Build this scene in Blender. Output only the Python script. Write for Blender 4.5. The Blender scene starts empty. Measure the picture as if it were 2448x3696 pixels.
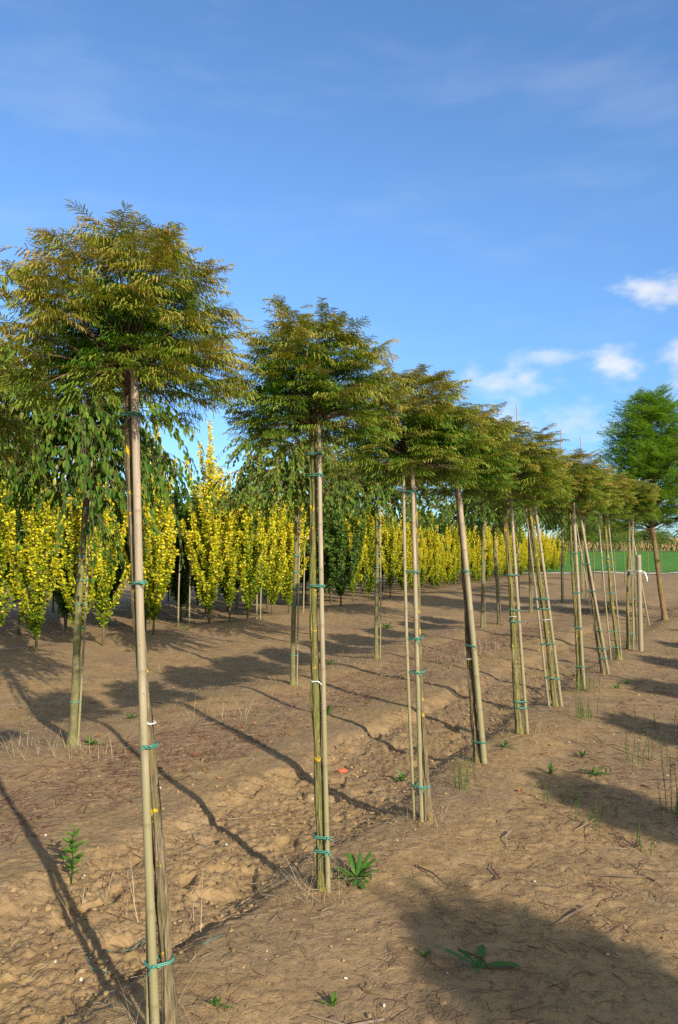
import bpy, math, random
import numpy as np
from mathutils import Vector
R = math.radians
C = bpy.context.scene.collection
sc = bpy.context.scene

# ------------------------------------------------------------------ camera
cd = bpy.data.cameras.new('camera'); cam = bpy.data.objects.new('camera', cd); C.objects.link(cam)
cam.location = (0, 0, 1.6); cam.rotation_euler = (R(92.81), 0, 0)
cd.sensor_fit = 'VERTICAL'; cd.sensor_height = 24; cd.lens = 18.3; cd.clip_end = 3000; cd.clip_start = 0.05
sc.camera = cam
# ------------------------------------------------------------------ sky, sun, exposure
SUN_EL, SUN_AZ = 24.0, 150.0      # azimuth clockwise from +Y: low sun behind the camera's right shoulder
w = bpy.data.worlds.new('World'); sc.world = w; w.use_nodes = True
nt = w.node_tree; nt.nodes.clear()
def wn(t, **k):
    n = nt.nodes.new(t)
    for a, b in k.items(): setattr(n, a, b)
    return n
def wm(op, a, b=None, c=None, clamp=False):
    n = wn('ShaderNodeMath', operation=op, use_clamp=clamp)
    for i, v in enumerate((a, b, c)):
        if v is None: continue
        if isinstance(v, (int, float)): n.inputs[i].default_value = v
        else: nt.links.new(v, n.inputs[i])
    return n.outputs[0]
sky = wn('ShaderNodeTexSky', sky_type='NISHITA', sun_disc=False, sun_elevation=R(SUN_EL), sun_rotation=R(SUN_AZ),
         altitude=0, air_density=1.0, dust_density=0.25, ozone_density=2.2)
tc = wn('ShaderNodeTexCoord'); sp = wn('ShaderNodeSeparateXYZ'); nt.links.new(tc.outputs['Generated'], sp.inputs[0])
az = wm('ARCTAN2', sp.outputs[0], sp.outputs[1]); el = wm('ARCSINE', sp.outputs[2])
def wnoise(sx, sy, detail, rough=0.6, seed=0.0):
    cb = wn('ShaderNodeCombineXYZ'); nt.links.new(wm('MULTIPLY', az, sx), cb.inputs[0])
    nt.links.new(wm('MULTIPLY', el, sy), cb.inputs[1]); cb.inputs[2].default_value = seed
    n = wn('ShaderNodeTexNoise'); n.inputs['Scale'].default_value = 1; n.inputs['Detail'].default_value = detail
    n.inputs['Roughness'].default_value = rough; nt.links.new(cb.outputs[0], n.inputs['Vector']); return n.outputs[0]
nz = wnoise(22, 40, 6, .56, 3.1)
nz2 = wnoise(9, 20, 3, .5, 7.7)
mask = None
for (a, b, ww, hh, op) in [(22.6, 17.4, 3.7, 1.45, .95), (20.4, 16.2, 1.4, .5, .18), (12.2, 12.0, 4.3, 1.9, .72), (14.9, 13.6, 3.2, .95, .55),
                           (19.9, 12.7, 2.9, 1.6, .85), (23.6, 12.6, 2.2, 2.0, .75), (10.8, 9.2, 7.5, 1.9, .62), (17.5, 9.0, 6.0, 1.6, .5),
                           (24, 10, 2.5, 1.0, .3), (30, 14, 4, 2, .7), (-40, 12, 6, 2, .6)]:
    dx = wm('MULTIPLY', wm('SUBTRACT', az, R(a)), 1/R(ww)); dy = wm('MULTIPLY', wm('SUBTRACT', el, R(b)), 1/R(hh))
    e = wm('SQRT', wm('ADD', wm('MULTIPLY', dx, dx), wm('MULTIPLY', dy, dy)))
    m = wm('ADD', wm('SUBTRACT', 1.0, e), wm('MULTIPLY', wm('SUBTRACT', nz, .5), 2.6))
    mr = wn('ShaderNodeMapRange', interpolation_type='SMOOTHSTEP'); nt.links.new(m, mr.inputs[0])
    mr.inputs[1].default_value = 0.0; mr.inputs[2].default_value = 1.35; mr.inputs[3].default_value = 0; mr.inputs[4].default_value = op
    mask = mr.outputs[0] if mask is None else wm('MAXIMUM', mask, mr.outputs[0])
# thin high cirrus streaks
ci = wnoise(4.0, 16, 4, .55, 1.3)
cr = wn('ShaderNodeMapRange', interpolation_type='SMOOTHSTEP'); nt.links.new(ci, cr.inputs[0])
cr.inputs[1].default_value = .46; cr.inputs[2].default_value = .8; cr.inputs[3].default_value = 0; cr.inputs[4].default_value = .10
mask = wm('MAXIMUM', mask, cr.outputs[0])
# broken bright cloud added behind the camera, out of view, as neutral fill light
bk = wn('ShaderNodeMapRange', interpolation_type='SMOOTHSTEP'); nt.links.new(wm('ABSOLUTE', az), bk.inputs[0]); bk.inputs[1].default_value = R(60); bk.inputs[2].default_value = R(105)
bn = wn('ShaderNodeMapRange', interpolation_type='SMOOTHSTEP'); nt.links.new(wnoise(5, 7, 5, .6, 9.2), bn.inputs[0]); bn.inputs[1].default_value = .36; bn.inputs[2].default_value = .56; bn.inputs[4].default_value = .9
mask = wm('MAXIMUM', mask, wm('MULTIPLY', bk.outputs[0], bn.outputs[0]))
cc = wn('ShaderNodeMix', data_type='RGBA'); nt.links.new(nz2, cc.inputs['Factor'])
cc.inputs['A'].default_value = (4.3, 4.5, 4.8, 1); cc.inputs['B'].default_value = (6.2, 6.2, 6.25, 1)
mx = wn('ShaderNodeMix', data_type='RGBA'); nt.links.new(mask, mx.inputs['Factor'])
hs = wn('ShaderNodeMix', data_type='RGBA', blend_type='MULTIPLY'); hs.inputs['Factor'].default_value = 1
nt.links.new(sky.outputs[0], hs.inputs['A']); 
tg = wn('ShaderNodeMapRange', interpolation_type='SMOOTHSTEP'); nt.links.new(el, tg.inputs[0]); tg.inputs[1].default_value = 0; tg.inputs[2].default_value = R(26)
tn = wn('ShaderNodeMix', data_type='RGBA'); nt.links.new(tg.outputs[0], tn.inputs['Factor']); tn.inputs['A'].default_value = (.46, .70, 1.00, 1); tn.inputs['B'].default_value = (.76, 1.01, 1.25, 1)
nt.links.new(tn.outputs['Result'], hs.inputs['B'])
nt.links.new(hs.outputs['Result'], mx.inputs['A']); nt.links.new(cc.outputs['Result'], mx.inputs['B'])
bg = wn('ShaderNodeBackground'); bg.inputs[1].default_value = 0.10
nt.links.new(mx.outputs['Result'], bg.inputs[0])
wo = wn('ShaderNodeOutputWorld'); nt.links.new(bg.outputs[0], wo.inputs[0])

ld = bpy.data.lights.new('sun', 'SUN'); ld.energy = 4.2; ld.angle = R(0.53); ld.color = (1.0, .91, .77)
sun = bpy.data.objects.new('sun', ld); C.objects.link(sun); sun.location = (10, -17, 12)
sd = Vector((math.sin(R(SUN_AZ))*math.cos(R(SUN_EL)), math.cos(R(SUN_AZ))*math.cos(R(SUN_EL)), math.sin(R(SUN_EL))))
sun.rotation_euler = sd.to_track_quat('Z', 'Y').to_euler()
sc.view_settings.view_transform = 'Standard'; sc.view_settings.look = 'None'; sc.view_settings.gamma = 1
sc.view_settings.exposure = 0.86
sc.cycles.use_denoising = False
sc.cycles.max_bounces = 6; sc.cycles.diffuse_bounces = 3; sc.cycles.transparent_max_bounces = 4
sc.cycles.sample_clamp_indirect = 4

# ------------------------------------------------------------------ numeric helpers
rng = np.random.default_rng(11)
def _h(i, j, k, seed):
    n = (i*374761393 + j*668265263 + k*2147483647 + seed*144269504) & 0xffffffff
    n = ((n ^ (n >> 13))*1274126177) & 0xffffffff
    return ((n ^ (n >> 16)) & 0xffffff)/float(0xffffff)
def vn(x, y, z=0.0, seed=0):
    x = np.asarray(x, float); y = np.asarray(y, float); z = np.zeros_like(x) + z
    i = np.floor(x).astype(np.int64); j = np.floor(y).astype(np.int64); k = np.floor(z).astype(np.int64)
    u = x-i; v = y-j; t = z-k
    u = u*u*(3-2*u); v = v*v*(3-2*v); t = t*t*(3-2*t)
    r = 0
    for a in (0, 1):
        for b in (0, 1):
            for c in (0, 1):
                r = r + (u if a else 1-u)*(v if b else 1-v)*(t if c else 1-t)*_h(i+a, j+b, k+c, seed)
    return r
def fbm(x, y, seed=0, o=4):
    r = 0; a = .5; f = 1
    for q in range(o):
        r = r + a*(vn(x*f, y*f, 0, seed+q)-.5); a *= .5; f *= 2.07
    return r
def sstep(a, b, x):
    t = np.clip((x-a)/(b-a), 0, 1); return t*t*(3-2*t)
def nrm(v):
    return v/np.maximum(np.linalg.norm(v, axis=-1, keepdims=True), 1e-9)

UX, UY = .475, .88          # direction of the planted rows
OX, OY = -.09, 3.74         # second cypress: origin of row coordinates
def st(x, y): return (x-OX)*UY-(y-OY)*UX, (x-OX)*UX+(y-OY)*UY
def world_of(s, t): return OX+s*UY+t*UX, OY-s*UX+t*UY
def gh(x, y, detail=True):
    x = np.asarray(x, float); y = np.asarray(y, float)
    s, t = st(x, y); d = np.hypot(x, y)
    wob = .34*fbm(t*.9, s*.2, 5, 4)+.05*(vn(t*6, s*2, 0, 9)-.5)
    sw = s+wob
    fade = 1/(1+(d/30)**2)
    h = .060*sstep(-.38, -.14, sw) - .060
    h = h + .060*sstep(-1.10, -1.36, sw+.12*(vn(x*3.1, y*3.1, 0, 61)-.5))*sstep(-3.2, -1.5, sw)
    h = h + .05*np.exp(-((s+3.3)/.45)**2) - .05*np.exp(-((s+4.6)/.5)**2) + .10*np.exp(-((s+8.4)/.9)**2)
    h = h - .05*np.exp(-((s-1.9)/.7)**2) + .03*np.exp(-((s-.05)/.35)**2)
    h = h + .09*fbm(x*.8, y*.8, 21, 4)
    if detail:
        zone = sstep(-1.42, -1.2, sw)*sstep(-.12, -.3, sw)
        z2 = sstep(-4.6, -3.0, s)*sstep(-1.2, -1.6, s)
        am = .14+.78*zone+.10*z2
        a = vn(x*12, y*12, 0, 31); b = vn(x*27+3, y*27, 0, 32); c = vn(x*52, y*52+9, 0, 33)
        lump = np.abs(a-.5)*2*.014+np.abs(b-.5)*2*.016+(c-.5)*.012
        h = h - am*fade*lump
        pit = sstep(.70, .80, vn(x*6.5, y*6.5, 0, 44))*zone
        h = h - .035*pit*fade
        # old clods and crumbs on the trodden soil
        h = h + .005*fade*sstep(.66, .82, vn(x*17, y*17, 0, 51))*(1-.5*zone)
        h = h + (.004+.005*zone)*fade*sstep(.6, .8, vn(x*38, y*38, 0, 52))
    h = h + 1.45*sstep(58, 165, y)*(y > 0)
    return h
def g0(x, y): return float(gh(np.array([x]), np.array([y]), False)[0])

# ------------------------------------------------------------------ mesh helpers
class MB:
    def __init__(s): s.v = []; s.f = []; s.t = []; s.n = 0
    def add(s, v, f, t=0.0):
        v = np.asarray(v, float).reshape(-1, 3); f = np.asarray(f, np.int64)
        s.v.append(v); s.f.append(f+s.n); s.n += len(v)
        s.t.append(np.broadcast_to(np.asarray(t, float), (len(v),)).copy())
    def mesh(s, name, mat, smooth=False):
        v = np.concatenate(s.v); t = np.concatenate(s.t)
        fs = {}
        for f in s.f: fs.setdefault(f.shape[1], []).append(f)
        me = bpy.data.meshes.new(name); me.vertices.add(len(v)); me.vertices.foreach_set('co', v.ravel().astype(np.float32))
        loops = []; tot = []
        for n, l in fs.items():
            a = np.concatenate(l); loops.append(a.ravel()); tot.append(np.full(len(a), n))
        loops = np.concatenate(loops).astype(np.int32); tot = np.concatenate(tot).astype(np.int32)
        me.loops.add(len(loops)); me.loops.foreach_set('vertex_index', loops)
        me.polygons.add(len(tot)); me.polygons.foreach_set('loop_start', (np.cumsum(tot)-tot).astype(np.int32))
        me.polygons.foreach_set('use_smooth', np.full(len(tot), smooth))
        at = me.attributes.new('tint', 'FLOAT', 'POINT'); at.data.foreach_set('value', t.astype(np.float32))
        me.materials.append(mat); me.update(calc_edges=True); me.validate()
        return me
    def build(s, name, mat, parent=None, smooth=False, loc=(0, 0, 0)):
        return link(name, s.mesh(name, mat, smooth), parent, loc)
def link(name, me, parent=None, loc=(0, 0, 0), rz=0, scale=None):
    o = bpy.data.objects.new(name, me); C.objects.link(o); o.location = loc
    o.rotation_euler = (0, 0, rz)
    if scale is not None: o.scale = scale if hasattr(scale, '__len__') else (scale,)*3
    if parent is not None: o.parent = parent
    return o
def tag(o, label=None, cat=None, group=None, kind=None):
    for k, v in (('label', label), ('category', cat), ('group', group), ('kind', kind)):
        if v: o[k] = v
    return o
def thing(name, label, cat, loc, group=None, rz=0):
    o = link(name, None, None, loc, rz); return tag(o, label, cat, group)
def tube(mb, pts, rad, sides=8, tint=0.0, prof=None, cap=True):
    p = np.asarray(pts, float); r = np.broadcast_to(np.asarray(rad, float), (len(p),)).copy()
    if cap:
        p = np.vstack([p[:1], p, p[-1:]]); r = np.concatenate([[1e-4], r, [1e-4]])
    tg = np.gradient(p, axis=0); tg[0] = p[min(2, len(p)-1)]-p[0]; tg[-1] = p[-1]-p[max(0, len(p)-3)]; tg = nrm(tg)
    up = np.array([0, 0, 1.]) if abs(tg[len(p)//2][2]) < .8 else np.array([0, 1., 0])
    a = nrm(np.cross(tg, up)); b = np.cross(tg, a)
    th = np.arange(sides)*2*math.pi/sides
    rr = r[:, None]*np.ones(sides)[None]
    if prof is not None: rr = rr*prof(p, th)
    v = p[:, None]+rr[..., None]*(np.cos(th)[None, :, None]*a[:, None]+np.sin(th)[None, :, None]*b[:, None])
    n = len(p); i = np.arange(n-1)[:, None]*sides; j = np.arange(sides)[None]; jn = (j+1) % sides
    f = np.stack([i+j, i+jn, i+sides+jn, i+sides+j], -1).reshape(-1, 4)
    mb.add(v, f, tint)
def leaves(mb, P, D, N, L, W, tint, fold=.25):
    """P base, D direction, N face normal, each (n,3); a pointed oval leaf folded along its midrib"""
    D = nrm(D); S = nrm(np.cross(D, N)); N = np.cross(S, D)
    L = np.asarray(L)[:, None]; W = np.asarray(W)[:, None]
    b = P; t = P+D*L-N*L*.08
    r1 = P+D*L*.30+S*W*.5+N*W*fold; r2 = P+D*L*.66+S*W*.36+N*W*fold*.7
    l1 = P+D*L*.30-S*W*.5+N*W*fold; l2 = P+D*L*.66-S*W*.36+N*W*fold*.7
    v = np.stack([b, r1, r2, t, l2, l1], 1).reshape(-1, 3)
    k = np.arange(len(P))[:, None]*6
    f = np.concatenate([k+np.array([[0, 1, 2, 3]]), k+np.array([[0, 3, 4, 5]])])
    mb.add(v, f, np.repeat(np.asarray(tint), 6))
def sprays(mb, P, D, L, droop, tint, K=9, wid=.0034, flen=.45, r=rng):
    """feathery twigs: an arching axis with two ranks of curved needle fingers"""
    n = len(P); D = nrm(D); L = np.asarray(L)[:, None]; dr = np.asarray(droop)[:, None]; Z = np.array([0, 0, 1.])
    B = np.cross(D, Z); bad = np.linalg.norm(B, axis=1) < .25
    B[bad] = r.normal(size=(bad.sum(), 3)); B = nrm(B)
    for q in range(K):
        t = .1+.9*q/(K-1)
        A = P+D*L*t-Z*dr*L*.35*t*t
        for sgn in (1, -1):
            fl = L*flen*(.55+.6*math.sin(math.pi*(.15+.7*t)))*r.uniform(.75, 1.2, (n, 1))
            if q == K-1: fl = fl*.7
            f0 = nrm(B*sgn*(1.0-.55*t)+D*(.35+.6*t)+r.normal(0, .14, (n, 3)))
            cv = dr*r.uniform(.5, 1.15, (n, 1))
            p0 = A; p1 = A+f0*fl*.52-Z*fl*.10*cv; p2 = A+f0*fl*(1-.30*cv)-Z*fl*.62*cv
            Wv = D*wid*.5*r.uniform(.8, 1.2, (n, 1))
            v = np.stack([p0+Wv*.6, p0-Wv*.6, p1-Wv, p1+Wv, p2-Wv*.3, p2+Wv*.3], 1).reshape(-1, 3)
            k = np.arange(n)[:, None]*6
            f = np.concatenate([k+np.array([[0, 1, 2, 3]]), k+np.array([[3, 2, 4, 5]])])
            ti = np.asarray(tint)
            tt = np.stack([ti-.12, ti-.12, ti, ti, ti+.12, ti+.12], 1)+r.normal(0, .06, (n, 1))
            mb.add(v, f, tt.ravel())
    e = P+D*L-Z*dr*L*.35; mid = P+D*L*.5-Z*dr*L*.0875; Wv = B*.0011
    v = np.stack([P+Wv, P-Wv, mid-Wv, mid+Wv, e-Wv*.5, e+Wv*.5], 1).reshape(-1, 3); k = np.arange(n)[:, None]*6
    mb.add(v, np.concatenate([k+np.array([[0, 1, 2, 3]]), k+np.array([[3, 2, 4, 5]])]), np.repeat(np.asarray(tint)+.25, 6))

# ------------------------------------------------------------------ materials
def mat(name):
    m = bpy.data.materials.new(name); m.use_nodes = True; return m, m.node_tree, m.node_tree.nodes['Principled BSDF']
def node(t, ty, **k):
    n = t.nodes.new(ty)
    for a, b in k.items(): setattr(n, a, b)
    return n
def ramp(t, fac, stops):
    n = node(t, 'ShaderNodeValToRGB'); e = n.color_ramp.elements
    while len(e) < len(stops): e.new(.5)
    for q, (p, c) in enumerate(stops): e[q].position = p; e[q].color = (*c, 1)
    t.links.new(fac, n.inputs[0]); return n.outputs[0]
def noise(t, scale, detail=4, rough=.6, vec=None, stretch=None, coord='Object'):
    n = node(t, 'ShaderNodeTexNoise'); n.inputs['Scale'].default_value = scale; n.inputs['Detail'].default_value = detail; n.inputs['Roughness'].default_value = rough
    tcn = node(t, 'ShaderNodeTexCoord'); o = tcn.outputs[coord]
    if stretch:
        mp = node(t, 'ShaderNodeMapping'); mp.inputs['Scale'].default_value = stretch; t.links.new(o, mp.inputs[0]); o = mp.outputs[0]
    t.links.new(o, n.inputs['Vector']); return n.outputs[0]
def mth(t, op, a, b=0.0):
    n = node(t, 'ShaderNodeMath', operation=op)
    for q, v in enumerate((a, b)):
        if isinstance(v, (int, float)): n.inputs[q].default_value = v
        else: t.links.new(v, n.inputs[q])
    return n.outputs[0]
def mixc(t, f, a, b, mode='MIX'):
    n = node(t, 'ShaderNodeMix', data_type='RGBA', blend_type=mode)
    for nm, v in (('Factor', f), ('A', a), ('B', b)):
        if isinstance(v, (int, float)): n.inputs[nm].default_value = v
        elif isinstance(v, tuple): n.inputs[nm].default_value = (*v, 1)
        else: t.links.new(v, n.inputs[nm])
    return n.outputs['Result']
def bump(t, p, h, st_, dist):
    b = node(t, 'ShaderNodeBump'); b.inputs['Strength'].default_value = st_; b.inputs['Distance'].default_value = dist
    t.links.new(h, b.inputs['Height']); t.links.new(b.outputs[0], p.inputs['Normal'])
def attr(t): return node(t, 'ShaderNodeAttribute', attribute_name='tint').outputs['Fac']
def leaf_mat(name, stops, trans=.35, rough=.5, spec=.35):
    m, t, p = mat(name)
    oi = node(t, 'ShaderNodeObjectInfo')
    f = mth(t, 'ADD', attr(t), mth(t, 'MULTIPLY', mth(t, 'SUBTRACT', oi.outputs['Random'], .5), .10))
    c = ramp(t, f, stops)
    t.links.new(c, p.inputs['Base Color']); p.inputs['Roughness'].default_value = rough; p.inputs['Specular IOR Level'].default_value = spec
    tr = node(t, 'ShaderNodeBsdfTranslucent'); t.links.new(mixc(t, 1.0, c, (1.25, 1.2, .55), 'MULTIPLY'), tr.inputs[0])
    ms = node(t, 'ShaderNodeMixShader'); ms.inputs[0].default_value = trans
    t.links.new(p.outputs[0], ms.inputs[1]); t.links.new(tr.outputs[0], ms.inputs[2])
    t.links.new(ms.outputs[0], t.nodes['Material Output'].inputs[0]); return m
M = {}
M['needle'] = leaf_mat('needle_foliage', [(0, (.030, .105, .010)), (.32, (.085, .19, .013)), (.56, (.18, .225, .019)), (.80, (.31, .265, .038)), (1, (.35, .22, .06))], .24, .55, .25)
M['green_needle'] = leaf_mat('green_needle_foliage', [(0, (.055, .145, .015)), (.5, (.13, .265, .024)), (1, (.24, .35, .038))], .48, .6, .2)
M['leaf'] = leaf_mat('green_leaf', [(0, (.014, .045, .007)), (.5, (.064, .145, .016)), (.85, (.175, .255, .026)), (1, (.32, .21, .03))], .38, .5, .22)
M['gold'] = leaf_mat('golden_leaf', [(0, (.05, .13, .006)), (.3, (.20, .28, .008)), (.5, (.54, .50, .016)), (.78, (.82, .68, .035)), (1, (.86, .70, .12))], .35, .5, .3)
M['back'] = leaf_mat('dull_green_leaf', [(0, (.028, .072, .012)), (.5, (.07, .145, .02)), (1, (.15, .21, .03))], .4, .5, .3)
M['weed'] = leaf_mat('weed_leaf', [(0, (.03, .10, .01)), (.5, (.07, .17, .02)), (1, (.20, .24, .05))], .35, .45, .3)
M['straw'] = leaf_mat('straw', [(0, (.22, .15, .08)), (.5, (.36, .27, .16)), (1, (.50, .41, .27))], .15, .7, .1)
M['corn'] = leaf_mat('dry_corn', [(0, (.16, .17, .05)), (.5, (.42, .32, .15)), (1, (.55, .42, .22))], .2, .7, .1)

def bark(name, c1, c2, c3, stretch=(1, 1, .10), sc_=110, lich=.64, red=True, alg=.5):
    m, t, p = mat(name)
    n1 = noise(t, sc_, 5, .65, stretch=stretch); n2 = noise(t, 5, 3, .6, stretch=(1, 1, .5)); n3 = noise(t, 26, 4, .6)
    c = ramp(t, n1, [(.30, c1), (.55, c2), (.75, c3)])
    c = mixc(t, ramp(t, n2, [(.42, (0, 0, 0)), (.62, (1, 1, 1))]), c, mixc(t, alg, c, (.17, .175, .035)))
    if red:
        n4 = noise(t, 14, 3, .6, stretch=(1, 1, .25)); c = mixc(t, ramp(t, n4, [(.62, (0, 0, 0)), (.70, (.7, .7, .7))]), c, (.26, .115, .06))
    c = mixc(t, ramp(t, mth(t, 'MULTIPLY', n3, mth(t, 'ADD', noise(t, 3.2, 2, .5), .5)), [(lich, (0, 0, 0)), (lich+.03, (1, 1, 1))]), c, (.50, .34, .02))
    t.links.new(c, p.inputs['Base Color']); p.inputs['Roughness'].default_value = .85; p.inputs['Specular IOR Level'].default_value = .15
    bump(t, p, n1, 1.0, .008); return m
M['bark'] = bark('fissured_bark', (.045, .033, .020), (.19, .145, .085), (.33, .265, .18), alg=.30)
M['bark_green'] = bark('mossy_fissured_bark', (.045, .040, .018), (.185, .165, .065), (.30, .265, .125), alg=.6)
M['bark2'] = bark('smooth_bark', (.085, .075, .035), (.155, .135, .068), (.23, .20, .115), (1, 1, .5), 30, .70, False)
M['bark_brown'] = bark('brown_bark', (.09, .055, .030), (.20, .125, .07), (.30, .20, .12), lich=.9)
def cane_mat(name, a, b, g):
    m, t, p = mat(name)
    n1 = noise(t, 40, 4, .6, stretch=(1, 1, .12)); n2 = noise(t, 3.5, 3, .6, stretch=(1, 1, .6)); n3 = noise(t, 90, 2, .5)
    c = ramp(t, n1, [(.3, a), (.7, b)])
    z = node(t, 'ShaderNodeSeparateXYZ'); tcn = node(t, 'ShaderNodeTexCoord'); t.links.new(tcn.outputs['Object'], z.inputs[0])
    low = node(t, 'ShaderNodeMapRange'); t.links.new(mth(t, 'ADD', z.outputs[2], mth(t, 'MULTIPLY', n2, 2.2)), low.inputs[0])
    low.inputs[1].default_value = 1.6; low.inputs[2].default_value = 2.9; low.inputs[3].default_value = .75; low.inputs[4].default_value = 0
    c = mixc(t, low.outputs[0], c, g)
    c = mixc(t, mth(t, 'MULTIPLY', attr(t), .55), c, (.16, .11, .06))
    c = mixc(t, ramp(t, n3, [(.66, (0, 0, 0)), (.72, (.5, .5, .5))]), c, (.11, .085, .06))
    t.links.new(c, p.inputs['Base Color']); p.inputs['Roughness'].default_value = .55; p.inputs['Specular IOR Level'].default_value = .3
    bump(t, p, n1, .25, .003); return m
M['cane'] = cane_mat('bamboo_cane', (.25, .195, .13), (.39, .315, .22), (.20, .19, .078))
M['post'] = cane_mat('grey_post_wood', (.20, .155, .10), (.33, .265, .185), (.24, .21, .12))
def plain(name, c, rough=.5, spec=.4):
    m, t, p = mat(name); n = noise(t, 60, 3, .6)
    t.links.new(mixc(t, n, tuple(x*.75 for x in c), tuple(min(1, x*1.2) for x in c)), p.inputs['Base Color'])
    p.inputs['Roughness'].default_value = rough; p.inputs['Specular IOR Level'].default_value = spec; return m
M['tie'] = plain('green_tie_tube', (.065, .225, .165), .45, .4)
M['white_tie'] = plain('white_tie_tape', (.75, .74, .72), .5)
M['brick'] = plain('brick_red', (.42, .13, .06), .85, .1)
M['pebble'] = plain('pale_pebble', (.55, .51, .43), .8, .2)
M['red_leaf'] = leaf_mat('fallen_leaf', [(0, (.20, .06, .025)), (.6, (.42, .13, .04)), (1, (.45, .30, .08))], .2, .7, .2)
# twigs
m, t, p = mat('dry_twig'); c = ramp(t, attr(t), [(0, (.085, .040, .028)), (.4, (.15, .092, .062)), (.75, (.235, .175, .12)), (1, (.38, .31, .225))])
t.links.new(c, p.inputs['Base Color']); p.inputs['Roughness'].default_value = .8; p.inputs['Specular IOR Level'].default_value = .15; M['twig'] = m
m, t, p = mat('branch_bark'); t.links.new(ramp(t, noise(t, 40, 3), [(.3, (.085, .05, .03)), (.7, (.18, .115, .068))]), p.inputs['Base Color']); p.inputs['Roughness'].default_value = .8; M['limb'] = m
# soil
def soil_mat(name):
    m, t, p = mat(name)
    a = noise(t, .55, 4, .6); b = noise(t, 5, 5, .65); c_ = noise(t, 34, 5, .7); d_ = noise(t, 150, 3, .6)
    col = ramp(t, b, [(.28, (.21, .134, .060)), (.5, (.295, .193, .086)), (.72, (.355, .240, .112))])
    col = mixc(t, ramp(t, a, [(.38, (0, 0, 0)), (.62, (1, 1, 1))]), col, mixc(t, .6, col, (.20, .14, .088)))
    col = mixc(t, ramp(t, c_, [(.34, (.85, .85, .85)), (.48, (0, 0, 0))]), col, (.13, .086, .052))
    col = mixc(t, ramp(t, c_, [(.62, (0, 0, 0)), (.74, (.7, .7, .7))]), col, (.39, .28, .155))
    # pale crust patches
    cr_ = noise(t, 1.7, 5, .7); col = mixc(t, ramp(t, cr_, [(.58, (0, 0, 0)), (.70, (.5, .5, .5))]), col, (.32, .245, .155))
    t.links.new(col, p.inputs['Base Color']); p.inputs['Roughness'].default_value = .95; p.inputs['Specular IOR Level'].default_value = .1
    vo = node(t, 'ShaderNodeTexVoronoi', feature='DISTANCE_TO_EDGE'); vo.inputs['Scale'].default_value = 7
    tcn = node(t, 'ShaderNodeTexCoord'); wv = node(t, 'ShaderNodeVectorMath', operation='ADD')
    nz_ = node(t, 'ShaderNodeTexNoise'); nz_.inputs['Scale'].default_value = 5; nz_.inputs['Detail'].default_value = 3
    sc2 = node(t, 'ShaderNodeVectorMath', operation='SCALE'); sc2.inputs['Scale'].default_value = .35
    t.links.new(tcn.outputs['Object'], nz_.inputs['Vector']); t.links.new(nz_.outputs['Color'], sc2.inputs[0])
    t.links.new(tcn.outputs['Object'], wv.inputs[0]); t.links.new(sc2.outputs[0], wv.inputs[1]); t.links.new(wv.outputs[0], vo.inputs['Vector'])
    crack = ramp(t, vo.outputs['Distance'], [(0, (0, 0, 0)), (.035, (1, 1, 1))])
    h = mth(t, 'ADD', mth(t, 'MULTIPLY', c_, 1.0), mth(t, 'ADD', mth(t, 'MULTIPLY', d_, .35), mth(t, 'MULTIPLY', crack, .25)))
    bump(t, p, h, .8, .009); return m
M['soil'] = soil_mat('dry_soil')
m, t, p = mat('clod_soil'); t.links.new(ramp(t, mth(t, 'ADD', mth(t, 'MULTIPLY', attr(t), .6), mth(t, 'MULTIPLY', noise(t, 40, 4), .4)), [(.2, (.19, .12, .056)), (.5, (.26, .172, .083)), (.8, (.33, .225, .115))]), p.inputs['Base Color'])
p.inputs['Roughness'].default_value = .95; p.inputs['Specular IOR Level'].default_value = .1; bump(t, p, noise(t, 120, 4), .8, .006); M['clod'] = m
m, t, p = mat('meadow_green'); t.links.new(ramp(t, noise(t, .35, 5, .65), [(.3, (.055, .16, .018)), (.7, (.10, .235, .03))]), p.inputs['Base Color']); p.inputs['Roughness'].default_value = .9
p.inputs['Specular IOR Level'].default_value = .1; bump(t, p, noise(t, 6, 4), 1, .2); M['meadow'] = m
m, t, p = mat('gravel_path'); t.links.new(ramp(t, noise(t, 2, 5), [(.3, (.34, .28, .21)), (.7, (.48, .41, .32))]), p.inputs['Base Color']); p.inputs['Roughness'].default_value = .95; M['path'] = m

# ------------------------------------------------------------------ ground
def axis(lo, hi, fine_lo, fine_hi, step, pw, ref):
    a = list(np.arange(fine_lo, fine_hi, step)); x = fine_hi
    while x < hi: a.append(x); x += step*(max(x-fine_hi, 0)/ref+1)**pw
    a.append(hi); x = fine_lo; b = []
    while x > lo:
        x -= step*(max(fine_lo-x, 0)/ref+1)**pw*1.02; b.append(max(x, lo))
    return np.array(sorted(set(b))+a)
gx = axis(-320, 320, -2.6, 2.6, .0135, 1.3, 1.0)
gy = axis(-25, 420, 2.1, 4.6, .0135, 1.45, 1.7)
X, Y = np.meshgrid(gx, gy); Z = gh(X.ravel(), Y.ravel())
nx, ny = len(gx), len(gy)
i = np.arange(ny-1)[:, None]*nx; j = np.arange(nx-1)[None]
mb = MB(); mb.add(np.stack([X.ravel(), Y.ravel(), Z], 1), np.stack([i+j, i+j+1, i+nx+j+1, i+nx+j], -1).reshape(-1, 4), 0)
tag(mb.build('ground', M['soil'], smooth=True), kind='structure')
print('ground', nx, ny)
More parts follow.
